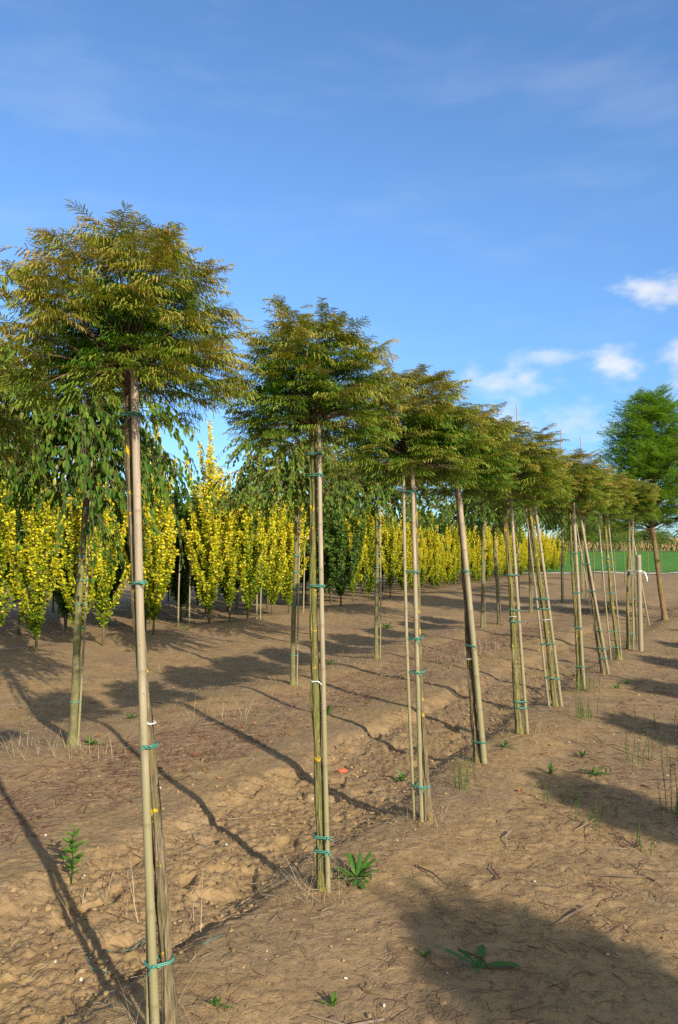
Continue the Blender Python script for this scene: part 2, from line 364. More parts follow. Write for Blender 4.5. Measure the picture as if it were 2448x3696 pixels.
def sheet(name, x0, x1, y0, y1, n, m_, dz, mt, edge=0):
    xs = np.linspace(x0, x1, n); ys = np.linspace(y0, y1, m_); A, B = np.meshgrid(xs, ys)
    if edge: B = B+edge*np.sin(A*.21)*(1-(B-y0)/(y1-y0))
    q = MB(); q.add(np.stack([A.ravel(), B.ravel(), gh(A.ravel(), B.ravel(), False)+dz], 1),
        np.stack([np.arange(m_-1)[:, None]*n+np.arange(n-1)[None], np.arange(m_-1)[:, None]*n+np.arange(n-1)[None]+1, np.arange(1, m_)[:, None]*n+np.arange(n-1)[None]+1, np.arange(1, m_)[:, None]*n+np.arange(n-1)[None]], -1).reshape(-1, 4))
    return tag(q.build(name, mt, smooth=True), kind='structure')
sheet('path', 0, 160, 54.5, 58.0, 200, 6, .035, M['path'])
sheet('meadow', 2, 230, 58.3, 168, 260, 90, .05, M['meadow'], .3)

# clods and crumbs
phi_ = (1+5**.5)/2
ico = nrm(np.array([(-1, phi_, 0), (1, phi_, 0), (-1, -phi_, 0), (1, -phi_, 0), (0, -1, phi_), (0, 1, phi_), (0, -1, -phi_), (0, 1, -phi_), (phi_, 0, -1), (phi_, 0, 1), (-phi_, 0, -1), (-phi_, 0, 1)], float))
icf = np.array([(0, 11, 5), (0, 5, 1), (0, 1, 7), (0, 7, 10), (0, 10, 11), (1, 5, 9), (5, 11, 4), (11, 10, 2), (10, 7, 6), (7, 1, 8), (3, 9, 4), (3, 4, 2), (3, 2, 6), (3, 6, 8), (3, 8, 9), (4, 9, 5), (2, 4, 11), (6, 2, 10), (8, 6, 7), (9, 8, 1)])
def stones(mb, x, y, size, r, flat=.7, sink=.25):
    n = len(x); z = gh(x, y)
    v = ico[None]*(1+r.uniform(-.5, .45, (n, 12, 1)))*size[:, None, None]*r.uniform(.65, 1.25, (n, 1, 3))
    v[..., 2] *= flat; v += np.stack([x, y, z+size*(flat-sink)*.6], 1)[:, None]
    mb.add(v.reshape(-1, 3), (icf[None]+np.arange(n)[:, None, None]*12).reshape(-1, 3), np.repeat(r.uniform(0, 1, n), 12))
def band(n, s0, s1, t0, t1, r, pw=1.0):
    s = r.uniform(s0, s1, n); t = t0+(t1-t0)*r.uniform(0, 1, n)**pw
    return world_of(s, t)
mb = MB()
for (n, s0, s1, t0, t1, a, b) in [(4200, -1.35, -.2, -2.5, 8, .003, .015), (90, -1.3, -.25, -2, 6, .012, .024), (3800, -6, -1.3, -2, 12, .003, .014), (3000, -.2, 4.5, -2.2, 9, .003, .011), (1500, -4, 3, 6, 22, .006, .022)]:
    x, y = band(n, s0, s1, t0, t1, rng, 1.4); stones(mb, x, y, a+(b-a)*rng.uniform(0, 1, n)**2.6, rng)
tag(mb.build('soil_clods', M['clod']), kind='stuff')
mb = MB(); x, y = band(130, -3, 4, -1.8, 6, rng, 1.5); stones(mb, x, y, rng.uniform(.003, .009, 130), rng, .8, 0)
tag(mb.build('pebbles', M['pebble']), kind='stuff')

# twig litter
def twigs(mb, x, y, L, rad, tint, r, lift=.004, along=None):
    n = len(x); a = r.uniform(0, 2*math.pi, n) if along is None else along+r.normal(0, .75, n)
    z = gh(x, y)+lift+r.uniform(0, .012, n)
    d = np.stack([np.cos(a), np.sin(a), r.normal(0, .10, n)], 1); sd_ = np.stack([-np.sin(a), np.cos(a), 0*a], 1)
    bend = r.normal(0, .10, (n, 1))
    p = np.stack([x, y, z], 1)
    pts = [p-d*L[:, None]*.5, p+sd_*bend*L[:, None]+np.array([0, 0, 1.])*r.uniform(0, .08, (n, 1))*L[:, None], p+d*L[:, None]*.5]
    for q in (0, 2): pts[q][:, 2] = np.maximum(pts[q][:, 2], gh(pts[q][:, 0], pts[q][:, 1])+.001)
    V = []
    for q, w_ in enumerate((1, .85, .35)):
        for k in range(3):
            th = k*2.094
            V.append(pts[q]+rad[:, None]*w_*(sd_*math.cos(th)+np.array([0, 0, 1.])*math.sin(th)))
    v = np.stack(V, 1).reshape(-1, 3); k = np.arange(n)[:, None]*9; F = []
    for q in (0, 1):
        for e in range(3): F.append(k+np.array([[q*3+e, q*3+(e+1) % 3, q*3+3+(e+1) % 3, q*3+3+e]]))
    mb.add(v, np.concatenate(F), np.repeat(tint, 9))
mb = MB(); RA = math.atan2(UY, UX)
for (n, s0, s1, t0, t1, l0, l1, r0, r1, c0, c1, al) in [
    (9000, -3.0, -1.75, -1, 20, .04, .16, .0012, .0030, 0, .55, RA), (900, -2.9, -1.9, 0, 14, .06, .22, .002, .004, .1, .7, RA),
    (4200, -.1, 4.6, -2.2, 10, .03, .13, .0008, .0018, 0, .85, None), (1800, .5, 1.4, -2.2, 12, .04, .15, .0010, .0026, 0, .6, None),
    (2200, -1.3, .2, -2.2, 8, .03, .12, .0010, .0022, 0, .9, None), (120, .4, 3.6, -2.1, 5, .08, .30, .003, .006, .2, .8, None),
    (60, -1.4, .3, -2.2, 4, .06, .2, .002, .004, .1, .9, None), (900, -6.5, -3, 0, 14, .05, .16, .0015, .0035, 0, .8, None), (1500, -3, 3, 9, 26, .06, .22, .002, .005, 0, .6, None)]:
    x, y = band(n, s0, s1, t0, t1, rng, 1.25)
    if s0 == -3.0:
        keep = fbm(x*.9, y*.9, 77, 3)+.12 > rng.uniform(-.05, .22, n); x, y = x[keep], y[keep]; n = len(x)
    twigs(mb, x, y, rng.uniform(l0, l1, n), rng.uniform(r0, r1, n), rng.uniform(c0, c1, n), rng, along=al)
tag(mb.build('twig_litter', M['twig']), kind='stuff')
# fallen leaves
mb = MB(); x, y = band(110, -3.3, -1.2, -1, 14, rng); x2, y2 = band(9, -.5, 3, -2, 5, rng); x = np.append(x, x2); y = np.append(y, y2); n = len(x)
a = rng.uniform(0, 6.28, n); d = np.stack([np.cos(a), np.sin(a), rng.normal(0, .2, n)], 1)
leaves(mb, np.stack([x, y, gh(x, y)+.012], 1), d, np.stack([rng.normal(0, .3, n), rng.normal(0, .3, n), np.ones(n)], 1), rng.uniform(.025, .06, n), rng.uniform(.012, .03, n), rng.uniform(0, 1, n), .3)
tag(mb.build('fallen_leaves', M['red_leaf']), kind='stuff')
# dry grass wisps
def blades(mb, x, y, n, spread, l0, l1, wid, tint, r, up=.7, seg=4, lean=None):
    a = r.uniform(0, 2*math.pi, n); rr = spread*r.uniform(0, 1, n)**.7
    px = x+rr*np.cos(a); py = y+rr*np.sin(a)
    b = r.uniform(0, 2*math.pi, n); L = r.uniform(l0, l1, n)
    hx = np.cos(b)*(1-up)*r.uniform(.5, 1.5, n); hy = np.sin(b)*(1-up)*r.uniform(.5, 1.5, n)
    d = nrm(np.stack([hx, hy, np.full(n, up)], 1)); o = np.stack([np.cos(b), np.sin(b), -.8+0*b], 1); sd_ = np.stack([-np.sin(b), np.cos(b), 0*b], 1)
    k_ = r.uniform(.1, .75, (n, 1)); P0 = np.stack([px, py, gh(px, py, False)-.01], 1); V = []
    for q in range(seg+1):
        t_ = q/seg; c_ = P0+d*L[:, None]*t_+o*L[:, None]*k_*t_*t_*.5; ww = wid*(1-.8*t_)
        V += [c_-sd_*ww*.5, c_+sd_*ww*.5]
    v = np.stack(V, 1).reshape(-1, 3); k = np.arange(n)[:, None]*(2*seg+2)
    F = [k+np.array([[2*q, 2*q+1, 2*q+3, 2*q+2]]) for q in range(seg)]
    mb.add(v, np.concatenate(F), np.repeat(r.uniform(tint[0], tint[1], n), 2*seg+2))

# ------------------------------------------------------------------ crown generators
def rot_dirs(d, ang):
    c, s = np.cos(ang), np.sin(ang); return np.stack([d[:, 0]*c-d[:, 1]*s, d[:, 0]*s+d[:, 1]*c, d[:, 2]], 1)
def cypress_crown(seed, leaders):
    """mushroom-headed cypress: origin at the graft, about .74 m wide and .52 m tall"""
    r = np.random.default_rng(seed); limbs = MB(); fol = MB()
    P, D, L, DR, T = [], [], [], [], []
    def spray_along(pts, t0, step, tip):
        seglen = np.linalg.norm(np.diff(pts, axis=0), axis=1); tot = seglen.sum(); cum = np.concatenate([[0], np.cumsum(seglen)])
        q = t0*tot; side = 1
        while q < tot:
            k = min(np.searchsorted(cum, q), len(pts)-1); k = max(k, 1)
            f = (q-cum[k-1])/max(seglen[k-1], 1e-6); p = pts[k-1]+(pts[k]-pts[k-1])*f; tg = nrm(pts[k]-pts[k-1])
            hd = nrm(np.array([tg[0], tg[1], .12+.3*tg[2]])); ang = side*r.uniform(.45, 1.1)
            d = rot_dirs(hd[None], ang)[0]; d[2] += r.normal(.02, .16); side = -side
            emit(p, d, r.uniform(.060, .108)); q += step*r.uniform(.7, 1.3)
        emit(pts[-1], nrm(pts[-1]-pts[-2])*[1, 1, .5]+[0, 0, .03], r.uniform(.07, .105))
    def emit(p, d, l):
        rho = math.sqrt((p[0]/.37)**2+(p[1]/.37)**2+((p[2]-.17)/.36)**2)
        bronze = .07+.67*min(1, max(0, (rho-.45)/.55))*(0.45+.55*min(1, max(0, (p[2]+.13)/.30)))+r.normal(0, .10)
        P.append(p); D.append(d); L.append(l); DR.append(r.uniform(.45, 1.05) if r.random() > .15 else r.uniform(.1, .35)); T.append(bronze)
    N = 176
    for k in range(N):
        inner = k >= 122; kk = k-122 if inner else k; n_k = N-122 if inner else 122
        u = (kk+.5)/n_k; a = kk*2.39996+r.normal(0, .25)
        sp_ = -.62+1.6*u; ph = math.asin(min(.995, sp_))          # endpoint latitude on the rounded head
        lump = .72+.56*vn(np.array([math.cos(a)*1.9+5]), np.array([math.sin(a)*1.9+ph*2.0]), 0, seed)[0]
        re = .315*math.cos(ph)**(.95 if sp_ > 0 else .7)*lump*r.uniform(.86, 1.12); ze = .17+(.345*sp_ if sp_ > 0 else .37*sp_)*(.72+.30*lump)+r.normal(0, .02)
        if inner: q_ = r.uniform(.40, .72); re *= q_; ze = .17+(ze-.17)*q_
        z0 = r.uniform(-.02, .20)*max(.2, u)
        e = np.array([re*math.cos(a), re*math.sin(a), ze]); o = np.array([0, 0, z0])
        c = np.array([e[0]*.5, e[1]*.5, max(z0+.02, .5*(z0+ze)+.03)+.02*math.cos(ph)])
        tt = np.linspace(0, 1, 8)[:, None]; pts = o*(1-tt)**2+2*c*tt*(1-tt)+e*tt*tt
        tube(limbs, pts, np.linspace(.0055, .0014, 8), 5)
        out = nrm(np.array([math.cos(a)*math.cos(ph)+1e-4, math.sin(a)*math.cos(ph), 0])); flat = r.uniform(.75, 1.2)
        for q in range(int(r.integers(12, 17))):           # one flat pad of sprays at the limb's end
            an = r.uniform(-1.9, 1.9) if ph < .9 else r.uniform(-3.14, 3.14)
            d = rot_dirs(out[None], an)[0]; d[2] = r.normal(.05+.45*max(0, ph-.7), .16)
            b_ = e-out*r.uniform(0, .06)*flat+rot_dirs(out[None], an+r.normal(0, .5))[0]*r.uniform(0, .045)*flat+np.array([0, 0, r.normal(0, .013)])
            emit(b_, d, r.uniform(.058, .098)*flat)
        if r.random() < .5:                                # a longer shoot reaching past the pad
            d = rot_dirs(out[None], r.normal(0, .4))[0]; d[2] = r.uniform(-.1, .5)+.5*max(0, ph); d = nrm(d); l = r.uniform(.05, .10)
            tube(limbs, e+d*l*np.linspace(0, 1, 3)[:, None], np.linspace(.0018, .0009, 3), 4)
            for q in range(4): emit(e+d*l*(.35+.2*q), nrm(rot_dirs(d[None], (1 if q % 2 else -1)*r.uniform(.3, .8))[0]), r.uniform(.045, .075))
            emit(e+d*l, d, .07)
    for (a, rr, h, bare) in leaders:                   # upright whips poking out of the top
        b = np.array([rr*math.cos(a), rr*math.sin(a), .40]); e = b+np.array([.02*math.cos(a), .02*math.sin(a), h])
        pts = b+(e-b)*np.linspace(0, 1, 8)[:, None]+r.normal(0, .003, (8, 3)); tube(limbs, pts, np.linspace(.0035, .001, 8), 5)
        n_ = int(h/.028)
        for q in range(n_):
            t_ = (q+.5)/n_
            if t_ < bare: continue
            aa = r.uniform(0, 6.28); l = .10*(1-t_)+.035
            P.append(pts[0]+(pts[-1]-pts[0])*t_); D.append(np.array([math.cos(aa), math.sin(aa), .35])); L.append(l); DR.append(r.uniform(.3, .8)); T.append(r.uniform(.6, .95))
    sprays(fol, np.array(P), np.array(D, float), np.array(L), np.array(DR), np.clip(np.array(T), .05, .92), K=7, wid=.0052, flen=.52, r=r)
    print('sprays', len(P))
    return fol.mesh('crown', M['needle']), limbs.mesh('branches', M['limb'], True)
def green_crown(seed, H, Wd, nl, off=.8):
    """taller feathery green conifer crown, irregular pyramid with several tops"""
    r = np.random.default_rng(seed); limbs = MB(); P, D, L, DR, T = [], [], [], [], []
    tops = [np.array([0, 0, H]), np.array([.30*Wd, .05, H*.96]), np.array([-.25*Wd, .1, H*.72]), np.array([.62*Wd, .1, H*.72])]
    for tp in tops: tube(limbs, np.array([0, 0, 0])+(tp-0)*np.linspace(0, 1, 8)[:, None]**np.array([1.6, 1.6, 1]), np.linspace(.035, .006, 8), 6)
    for k in range(nl):
        u = (k+.5)/nl; a = k*2.39996; tp = tops[r.choice(4, p=[.45, .25, .15, .15])]
        z = tp[2]*(.04+.94*u); ax = np.array([tp[0]*(z/tp[2])**1.6, tp[1], z])
        reach = Wd*(1-(z/(tp[2]*1.05))**2.4)*r.uniform(.55, 1.05)*(.75+.5*vn(np.array([math.cos(a)*1.5]), np.array([math.sin(a)*1.5+u*4]), 0, seed)[0])+.10
        e = ax+np.array([math.cos(a)*reach, math.sin(a)*reach, reach*r.uniform(-.15, .55)])
        s_ = np.linspace(0, 1, 6)[:, None]; pts = ax+(e-ax)*s_+np.array([0, 0, 1])*np.sin(s_*3.14)*reach*.1
        tube(limbs, pts, np.linspace(.014, .004, 6), 4)
        for q in range(11):
            t_ = .25+.75*q/10; p = pts[0]+(pts[-1]-pts[0])*t_+np.array([0, 0, math.sin(t_*3.14)*reach*.1])
            for sg in (-1, 1):
                d = rot_dirs(nrm((e-ax)[None]*[1, 1, .4]+[[0, 0, .02]]), sg*r.uniform(.2, 1.1))[0]; d[2] += r.normal(.35, .5)
                P.append(p+r.normal(0, .03, 3)); D.append(d); L.append(r.uniform(.18, .36)); DR.append(r.uniform(.1, .6)); T.append(.45+r.normal(0, .18)+.15*t_)
    fol = MB(); sprays(fol, np.array(P), np.array(D), np.array(L), np.array(DR), np.clip(T, .05, .95), K=8, wid=.019, flen=.36, r=r)
    return fol.mesh('crown', M['green_needle']), limbs.mesh('branches', M['limb'], True)
def weeping_crown(seed, ns=46, rise=1.0, leaf=(.055, .085), mname='leaf', drop=1.0):
    r = np.random.default_rng(seed); limbs = MB(); P, D, N, L, W, T = [], [], [], [], [], []
    def shoot(p, d, n, bend, rad, depth, zmin):
        pts = [p.copy()]; dd = d.copy(); st_ = .055
        for q in range(n):
            dd = nrm(dd+np.array([0, 0, -bend])+r.normal(0, .05, 3)); p = p+dd*st_; pts.append(p.copy())
            if p[2] < zmin: break
            if q > 1:
                for _ in range(3 if depth == 0 and q < 10 else 1+(r.random() < .6)):
                    a = r.uniform(0, 6.28); o = np.array([math.cos(a), math.sin(a), -.2])
                    ld_ = nrm(dd*.5+o*.55+np.array([0, 0, -.75])); P.append(p+o*.008); D.append(ld_)
                    N.append(nrm(o*[1, 1, 0]+np.array([0, 0, .6])+r.normal(0, .35, 3)))
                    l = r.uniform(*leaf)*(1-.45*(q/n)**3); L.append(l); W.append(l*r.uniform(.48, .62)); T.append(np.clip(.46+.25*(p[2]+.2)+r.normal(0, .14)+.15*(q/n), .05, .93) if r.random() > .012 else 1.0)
            if depth < 1 and q > 3 and r.random() < .20 and n-q > 6:
                s_ = r.normal(0, 1, 3)*[1, 1, .3]; shoot(p.copy(), nrm(dd+s_*.6), int((n-q)*r.uniform(.5, .9)), bend*1.1, rad*.6, depth+1, zmin)
        tube(limbs, np.array(pts), np.linspace(rad*.8, .0012, len(pts)), 4)
    tube(limbs, np.array([(0, 0, -.05), (.02, .01, .3*rise), (0, .02, .85*rise)]), np.array([.018, .013, .006]), 6)
    for k in range(ns):
        a = k*2.39996+r.normal(0, .2); e = R(r.uniform(5, 65)); z0 = r.uniform(-.02, .85)*rise*(1-.3*r.random())
        d = np.array([math.cos(a)*math.cos(e), math.sin(a)*math.cos(e), math.sin(e)])
        shoot(np.array([0, 0, z0]), nrm(d), int(r.uniform(15, 27)*(1.15-.4*z0/rise)*(1 if r.random() > .14 else 1.5)), r.uniform(.07, .12), .007, 0, -.12-r.exponential(.10)*drop if r.random() > .14 else -.75*drop)
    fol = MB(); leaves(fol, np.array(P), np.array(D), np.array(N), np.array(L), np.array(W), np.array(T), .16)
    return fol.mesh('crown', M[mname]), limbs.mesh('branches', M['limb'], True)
def column_crown(seed, H=3.0, z0=.35, ns=15, spread=.34, leaf=(.026, .042), mname='gold', dens=1.0, per=3):
    r = np.random.default_rng(seed); limbs = MB(); P, D, N, L, W, T = [], [], [], [], [], []
    for k in range(ns):
        a = k*2.39996+r.normal(0, .3); b = z0+(H*.48-z0)*(k/ns)**1.6*r.uniform(.7, 1.1)
        top = H*r.uniform(.62, 1.0) if k > 2 else H*r.uniform(.93, 1.0); top = min(top, b+H*.62); sp_ = spread*r.uniform(.35, 1.0)*(1 if k > 2 else .25)
        s_ = np.linspace(0, 1, 9)[:, None]; o = np.array([0, 0, b]); rad_ = sp_*(s_**.55)*(1-.12*s_**3)
        pts = np.concatenate([np.cos(a)*rad_, np.sin(a)*rad_, b+(top-b)*s_], 1)+r.normal(0, .012, (9, 3)); pts[0] = o
        tube(limbs, pts, np.linspace(.009, .002, 9), 4)
        n = int((top-b)/.017*dens)
        for q in range(n):
            t_ = (q+r.random())/n; f = t_*8; i_ = min(int(f), 7); p = pts[i_]+(pts[i_+1]-pts[i_])*(f-i_)
            wd = .058*min(1, .3+2.2*t_)*(1-.72*t_)*(.75+.55*math.sin(t_*34+k*1.7))
            for _ in range(per):
                aa = r.uniform(0, 6.28); o_ = np.array([math.cos(aa), math.sin(aa), r.normal(.25, .4)]); P.append(p+o_*wd*r.uniform(.3, 1.0)); D.append(nrm(o_+r.normal(0, .5, 3)))
                N.append(nrm(r.normal(0, .6, 3)+np.array([0, 0, .7])+o_*.6)); l = r.uniform(*leaf); L.append(l); W.append(l*.82)
                T.append(np.clip(.22+.58*(p[2]/H)**.9+r.normal(0, .17)+.10*(rad_[i_, 0]/spread)-(.18 if r.random() < .22 else 0), .02, 1))
    fol = MB(); leaves(fol, np.array(P), np.array(D), np.array(N), np.array(L), np.array(W), np.array(T), .22)
    return fol.mesh('crown', M[mname]), limbs.mesh('branches', M['limb'], True)

def plume_shrub(seed, H=3.1, z0=.22, ns=22, spread=.40, leaf=(.030, .048), gaps=.0):
    """golden elm: upright shoots leaving the stem in a V, each a plume of small round leaves"""
    r = np.random.default_rng(seed); limbs = MB(); P, D, N, L, W, T = [], [], [], [], [], []
    def plume(o, e, w0, n, per, y0):
        s_ = np.linspace(0, 1, 7)[:, None]; c = (o+e)/2+(e-o)*[.22, .22, -.06]; pts = o*(1-s_)**2+2*c*s_*(1-s_)+e*s_*s_+r.normal(0, .008, (7, 3)); pts[0] = o
        tube(limbs, pts, np.linspace(.007, .0018, 7), 4); ph = r.uniform(0, 6)
        for q in range(n):
            t_ = (q+r.random())/n; f = t_*6; i_ = min(int(f), 5); p = pts[i_]+(pts[i_+1]-pts[i_])*(f-i_)
            wd = w0*min(1, .45+2.2*t_)*(1-.62*t_)*(.72+.5*math.sin(t_*27+ph))
            for _ in range(per):
                aa = r.uniform(0, 6.28); o_ = np.array([math.cos(aa), math.sin(aa), r.normal(.3, .4)]); P.append(p+o_*wd*r.uniform(.25, 1.0)); D.append(nrm(o_+r.normal(0, .5, 3)))
                N.append(nrm(r.normal(0, .6, 3)+np.array([0, 0, .6])+o_*.8)); l = r.uniform(*leaf); L.append(l); W.append(l*.85)
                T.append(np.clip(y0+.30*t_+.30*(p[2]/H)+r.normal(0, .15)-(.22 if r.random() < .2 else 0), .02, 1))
    side = r.uniform(.75, 1.25, 8)
    for k in range(ns):
        a = k*2.39996+r.normal(0, .35); u = k/(ns-1); b = z0+(H*.62-z0)*u**1.1
        ln = r.uniform(.75, 1.35)*(1.15-.35*u); tilt = R(r.uniform(14, 30)*(1-.45*u)); out = min(math.sin(tilt)*ln, spread*side[int(a/6.2832*8) % 8])
        e = np.array([math.cos(a)*out, math.sin(a)*out, min(b+math.cos(tilt)*ln, H*r.uniform(.92, 1.0))])
        plume(np.array([0, 0, b]), e, r.uniform(.050, .075), int(ln/.021), 6, .20)
    for k in range(7):                                     # short green side shoots round the foot
        a = r.uniform(0, 6.28); b = r.uniform(z0, z0+.6); l = r.uniform(.15, .38)
        plume(np.array([0, 0, b]), np.array([math.cos(a)*l*.6, math.sin(a)*l*.6, b+l]), r.uniform(.05, .08), int(l/.02), 6, .10)
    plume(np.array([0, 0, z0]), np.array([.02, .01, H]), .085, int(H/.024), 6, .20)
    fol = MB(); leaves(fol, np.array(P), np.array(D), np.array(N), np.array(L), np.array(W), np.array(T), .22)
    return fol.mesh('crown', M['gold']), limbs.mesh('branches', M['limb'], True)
def bark_prof(seed, amp, k=3.0, kz=3.0):
    def f(p, th):
        c = np.cos(th)[None]+0*p[:, :1]; s = np.sin(th)[None]+0*p[:, :1]; z = p[:, 2:3]+0*c
        a = np.abs(vn((c*k+7).ravel(), (s*k+3).ravel(), (z*kz).ravel(), seed)-.5)*2
        b = np.abs(vn((c*k*2.2).ravel(), (s*k*2.2+5).ravel(), (z*kz*3).ravel(), seed+1)-.5)*2
        return (1-amp*(1-a)**3-amp*.6*(1-b)**3).reshape(c.shape)
    return f
def trunk(parent, off, h, r0, r1, seed, mt, amp=.2, rings=70, sides=26, bow=.0, k=3.0, kz=3.0):
    """leaning trunk in the parent's frame from the ground to the graft; off = (dx, dy) of its top"""
    r = np.random.default_rng(seed); t = np.linspace(-.03, 1.0, rings)
    x = off[0]*t+bow*np.sin(np.pi*t)+.006*np.sin(t*7+seed); y = off[1]*t+.006*np.cos(t*6+seed)
    rad = r0+(r1-r0)*t+r0*.45*np.exp(-np.maximum(t, 0)/.035)+.05*r0*np.sin(t*40+seed)*np.sin(t*13)
    mb = MB(); tube(mb, np.stack([x, y, t*h], 1), rad, sides, 0, bark_prof(seed, amp, k, kz))
    return mb.build('trunk', mt, parent, True)
def cane(label, x0, y0, x1, y1, z1, rad, seed, group='bamboo stakes tied to the cypress trunks', mt='cane', name='bamboo_stake', knots=True):
    r = np.random.default_rng(seed+500); zb = g0(x0, y0); n = 60; t = np.linspace(-.02, 1, n)
    node_at = []; z = r.uniform(.02, .1)
    while z < 1: node_at.append(z); z += r.uniform(.085, .14)
    t = np.sort(np.concatenate([t]+[np.array([q-.004, q, q+.004]) for q in node_at])) if knots else t
    rad_ = rad*(1.06-.14*t); ti = np.zeros_like(t)
    if knots:
        for q in node_at:
            k = np.exp(-((t-q)/.0032)**2); rad_ = rad_*(1+.09*k); ti = np.maximum(ti, np.exp(-((t-q)/.003)**2))
    bow = r.normal(0, .006)
    pts = np.stack([(x1-x0)*t+bow*np.sin(np.pi*t), (y1-y0)*t, (z1-zb)*t], 1)
    mb = MB(); sides = 14; tube(mb, pts, rad_, sides, np.repeat(np.concatenate([[0], ti, [0]]), sides))
    o = mb.build(name, M[mt], None, True, (x0, y0, zb)); return tag(o, label, 'stake', group)
def tie(parent, base, cxs, z, seed, mt='tie', tr=.0032, turns=2, tail=True, tilt=0.0):
    """band round the members in cxs = [(x, y, r), ...] at height z, in parent's frame"""
    r = np.random.default_rng(seed+900); mb = MB()
    xs0 = min(c[0]-c[2] for c in cxs)-tr; xs1 = max(c[0]+c[2] for c in cxs)+tr; ys0 = min(c[1]-c[2] for c in cxs)-tr; ys1 = max(c[1]+c[2] for c in cxs)+tr
    # convex outline: support function of the member circles
    th = np.linspace(0, 2*np.pi, 40); n_ = np.stack([np.cos(th), np.sin(th)], 1)
    sup = np.max([n_ @ np.array(c[:2])+c[2]+tr*.7 for c in cxs], axis=0)
    which = np.argmax([n_ @ np.array(c[:2])+c[2] for c in cxs], axis=0)
    C_ = np.array([c[:2] for c in cxs]); Rr = np.array([c[2] for c in cxs]); ring = C_[which]+n_*(Rr[which]+tr*.7)[:, None]
    for k in range(turns):
        zz = z+(k-(turns-1)/2)*tr*2.3+tilt*(ring[:, 0]-ring[:, 0].mean())+r.normal(0, .001)
        pts = np.concatenate([ring, zz[:, None]], 1); tube(mb, pts, tr, 6, cap=False)
    if tail:
        q = ring[31]; b = np.array([q[0], q[1]-tr, z])
        for sg in (-1, 1):
            l = r.uniform(.02, .045); e = b+np.array([sg*l*r.uniform(.3, .9), -.006, -l*r.uniform(-.15, .9)]); m_ = (b+e)/2+np.array([0, -.004, .004])
            tube(mb, np.array([b, m_, e]), tr*.85, 5)
        tube(mb, np.array([b+[-.004, 0, .002], b+[.004, -.002, -.001]]), tr*1.7, 6)
    return mb.build('tie', M[mt], parent, True)

# ------------------------------------------------------------------ row of globe cypresses
CR = [cypress_crown(101, [(2.2, .10, .07, .0), (.6, .16, .09, .2)]), cypress_crown(102, [(2.6, .17, .20, .35), (.3, .15, .10, .0)]),
      cypress_crown(103, [(1.0, .12, .05, .0)]), cypress_crown(104, [(.2, .15, .07, .1)]), cypress_crown(105, [(4.0, .10, .05, .0)]), cypress_crown(113, [(2.4, .09, .12, .0), (.7, .04, .15, .0), (5.2, .13, .10, .0), (3.6, .15, .08, .0)])]
# base x, y, top dx, z of graft, r0, r1, crown mesh, crown scale, rz, [canes: x0, y0, x1, y1, ztop, r], tie heights, white tie heights, label
CY = [
 (-.535, 2.56, -.176, 2.16, .028, .017, 5, .97, .6, [(-.574, 2.535, -.672, 2.53, 2.24, .0135), (-.603, 2.545, -.655, 2.575, 1.62, .005)], [.27, .95, 1.47, 2.02], [1.02],
  'nearest globe cypress, the largest bronze-green crown at the left, rough lichened trunk'),
 (-.085, 3.74, -.052, 2.20, .028, .018, 1, .97, 1.0, [(-.050, 3.715, -.098, 3.715, 2.27, .0115)], [.185, .25, 1.42, 1.95, 2.05], [.97],
  'globe cypress with a thin whip sticking up from its crown, green furrowed trunk'),
 (.515, 4.66, -.083, 2.10, .030, .019, 2, 1.0, 2.1, [(.480, 4.62, .434, 4.63, 2.22, .0125), (.443, 4.66, .386, 4.66, 2.22, .0095)], [.20, .86, 1.06, 1.45, 1.93], [],
  'globe cypress with two bamboo stakes tied at its left, right of the whip-topped tree'),
 (1.02, 5.84, -.135, 2.12, .030, .020, 3, 1.04, .4, [(1.062, 5.79, .878, 5.81, 2.20, .021)], [.15, .85, 1.4], [.75],
  'globe cypress whose shaded trunk hides behind one stout leaning brown stake'),
 (1.543, 6.76, -.112, 2.12, .035, .022, 4, 1.06, 3.3, [(1.606, 6.74, 1.478, 6.74, 2.20, .0145)], [.22, .27, .95, 1.05, 1.35, 2.0], [.99],
  'globe cypress with thick fissured yellow-green trunk and a bamboo stake on its right'),
 (2.165, 7.88, -.245, 2.12, .034, .022, 0, 1.0, 2.0, [(2.215, 7.86, 1.958, 7.86, 2.20, .015), (2.10, 7.90, 1.880, 7.90, 2.20, .012)], [.28, .62, .97, 1.07, 2.0], [.86],
  'strongly left-leaning globe cypress, lichened trunk held between two bamboo stakes'),
 (2.744, 8.99, -.09, 2.16, .030, .020, 2, 1.0, 4.4, [(2.785, 8.96, 2.69, 8.96, 2.22, .018)], [.26, .70, 1.1, 1.55], [],
  'globe cypress with dark mossy trunk left of an upright pinkish stake'),
 (3.366, 10.06, -.25, 2.18, .028, .019, 3, 1.0, 5.2, [(3.43, 10.03, 3.07, 10.03, 2.25, .017), (3.36, 10.08, 3.02, 10.08, 2.20, .009)], [.2, .33, .55, 1.05, 1.4], [],
  'globe cypress hidden behind a slim grey stake that leans far to the left'),
 (3.99, 11.26, -.175, 2.18, .034, .023, 1, .96, 3.0, [(4.035, 11.24, 3.86, 11.24, 2.22, .010), (3.90, 11.28, 3.745, 11.28, 2.22, .011)], [.18, .4, .95, 1.33, 1.45, 2.1], [],
  'globe cypress whose thick olive trunk stands between an orange and a green cane'),
 (4.65, 12.67, .065, 2.26, .033, .023, 4, .96, 1.5, [(4.735, 12.65, 4.77, 12.65, 2.22, .012)], [.25, 1.2, 1.75, 1.95], [],
  'globe cypress standing upright and strapped by white tape to the short wooden post'),
 (5.30, 13.95, -.085, 2.22, .030, .021, 2, 1.0, 0.3, [(5.24, 13.93, 5.17, 13.93, 2.2, .010)], [.7, 1.2], [],
  'last globe cypress of the row, partly hidden behind the short wooden post'),
]
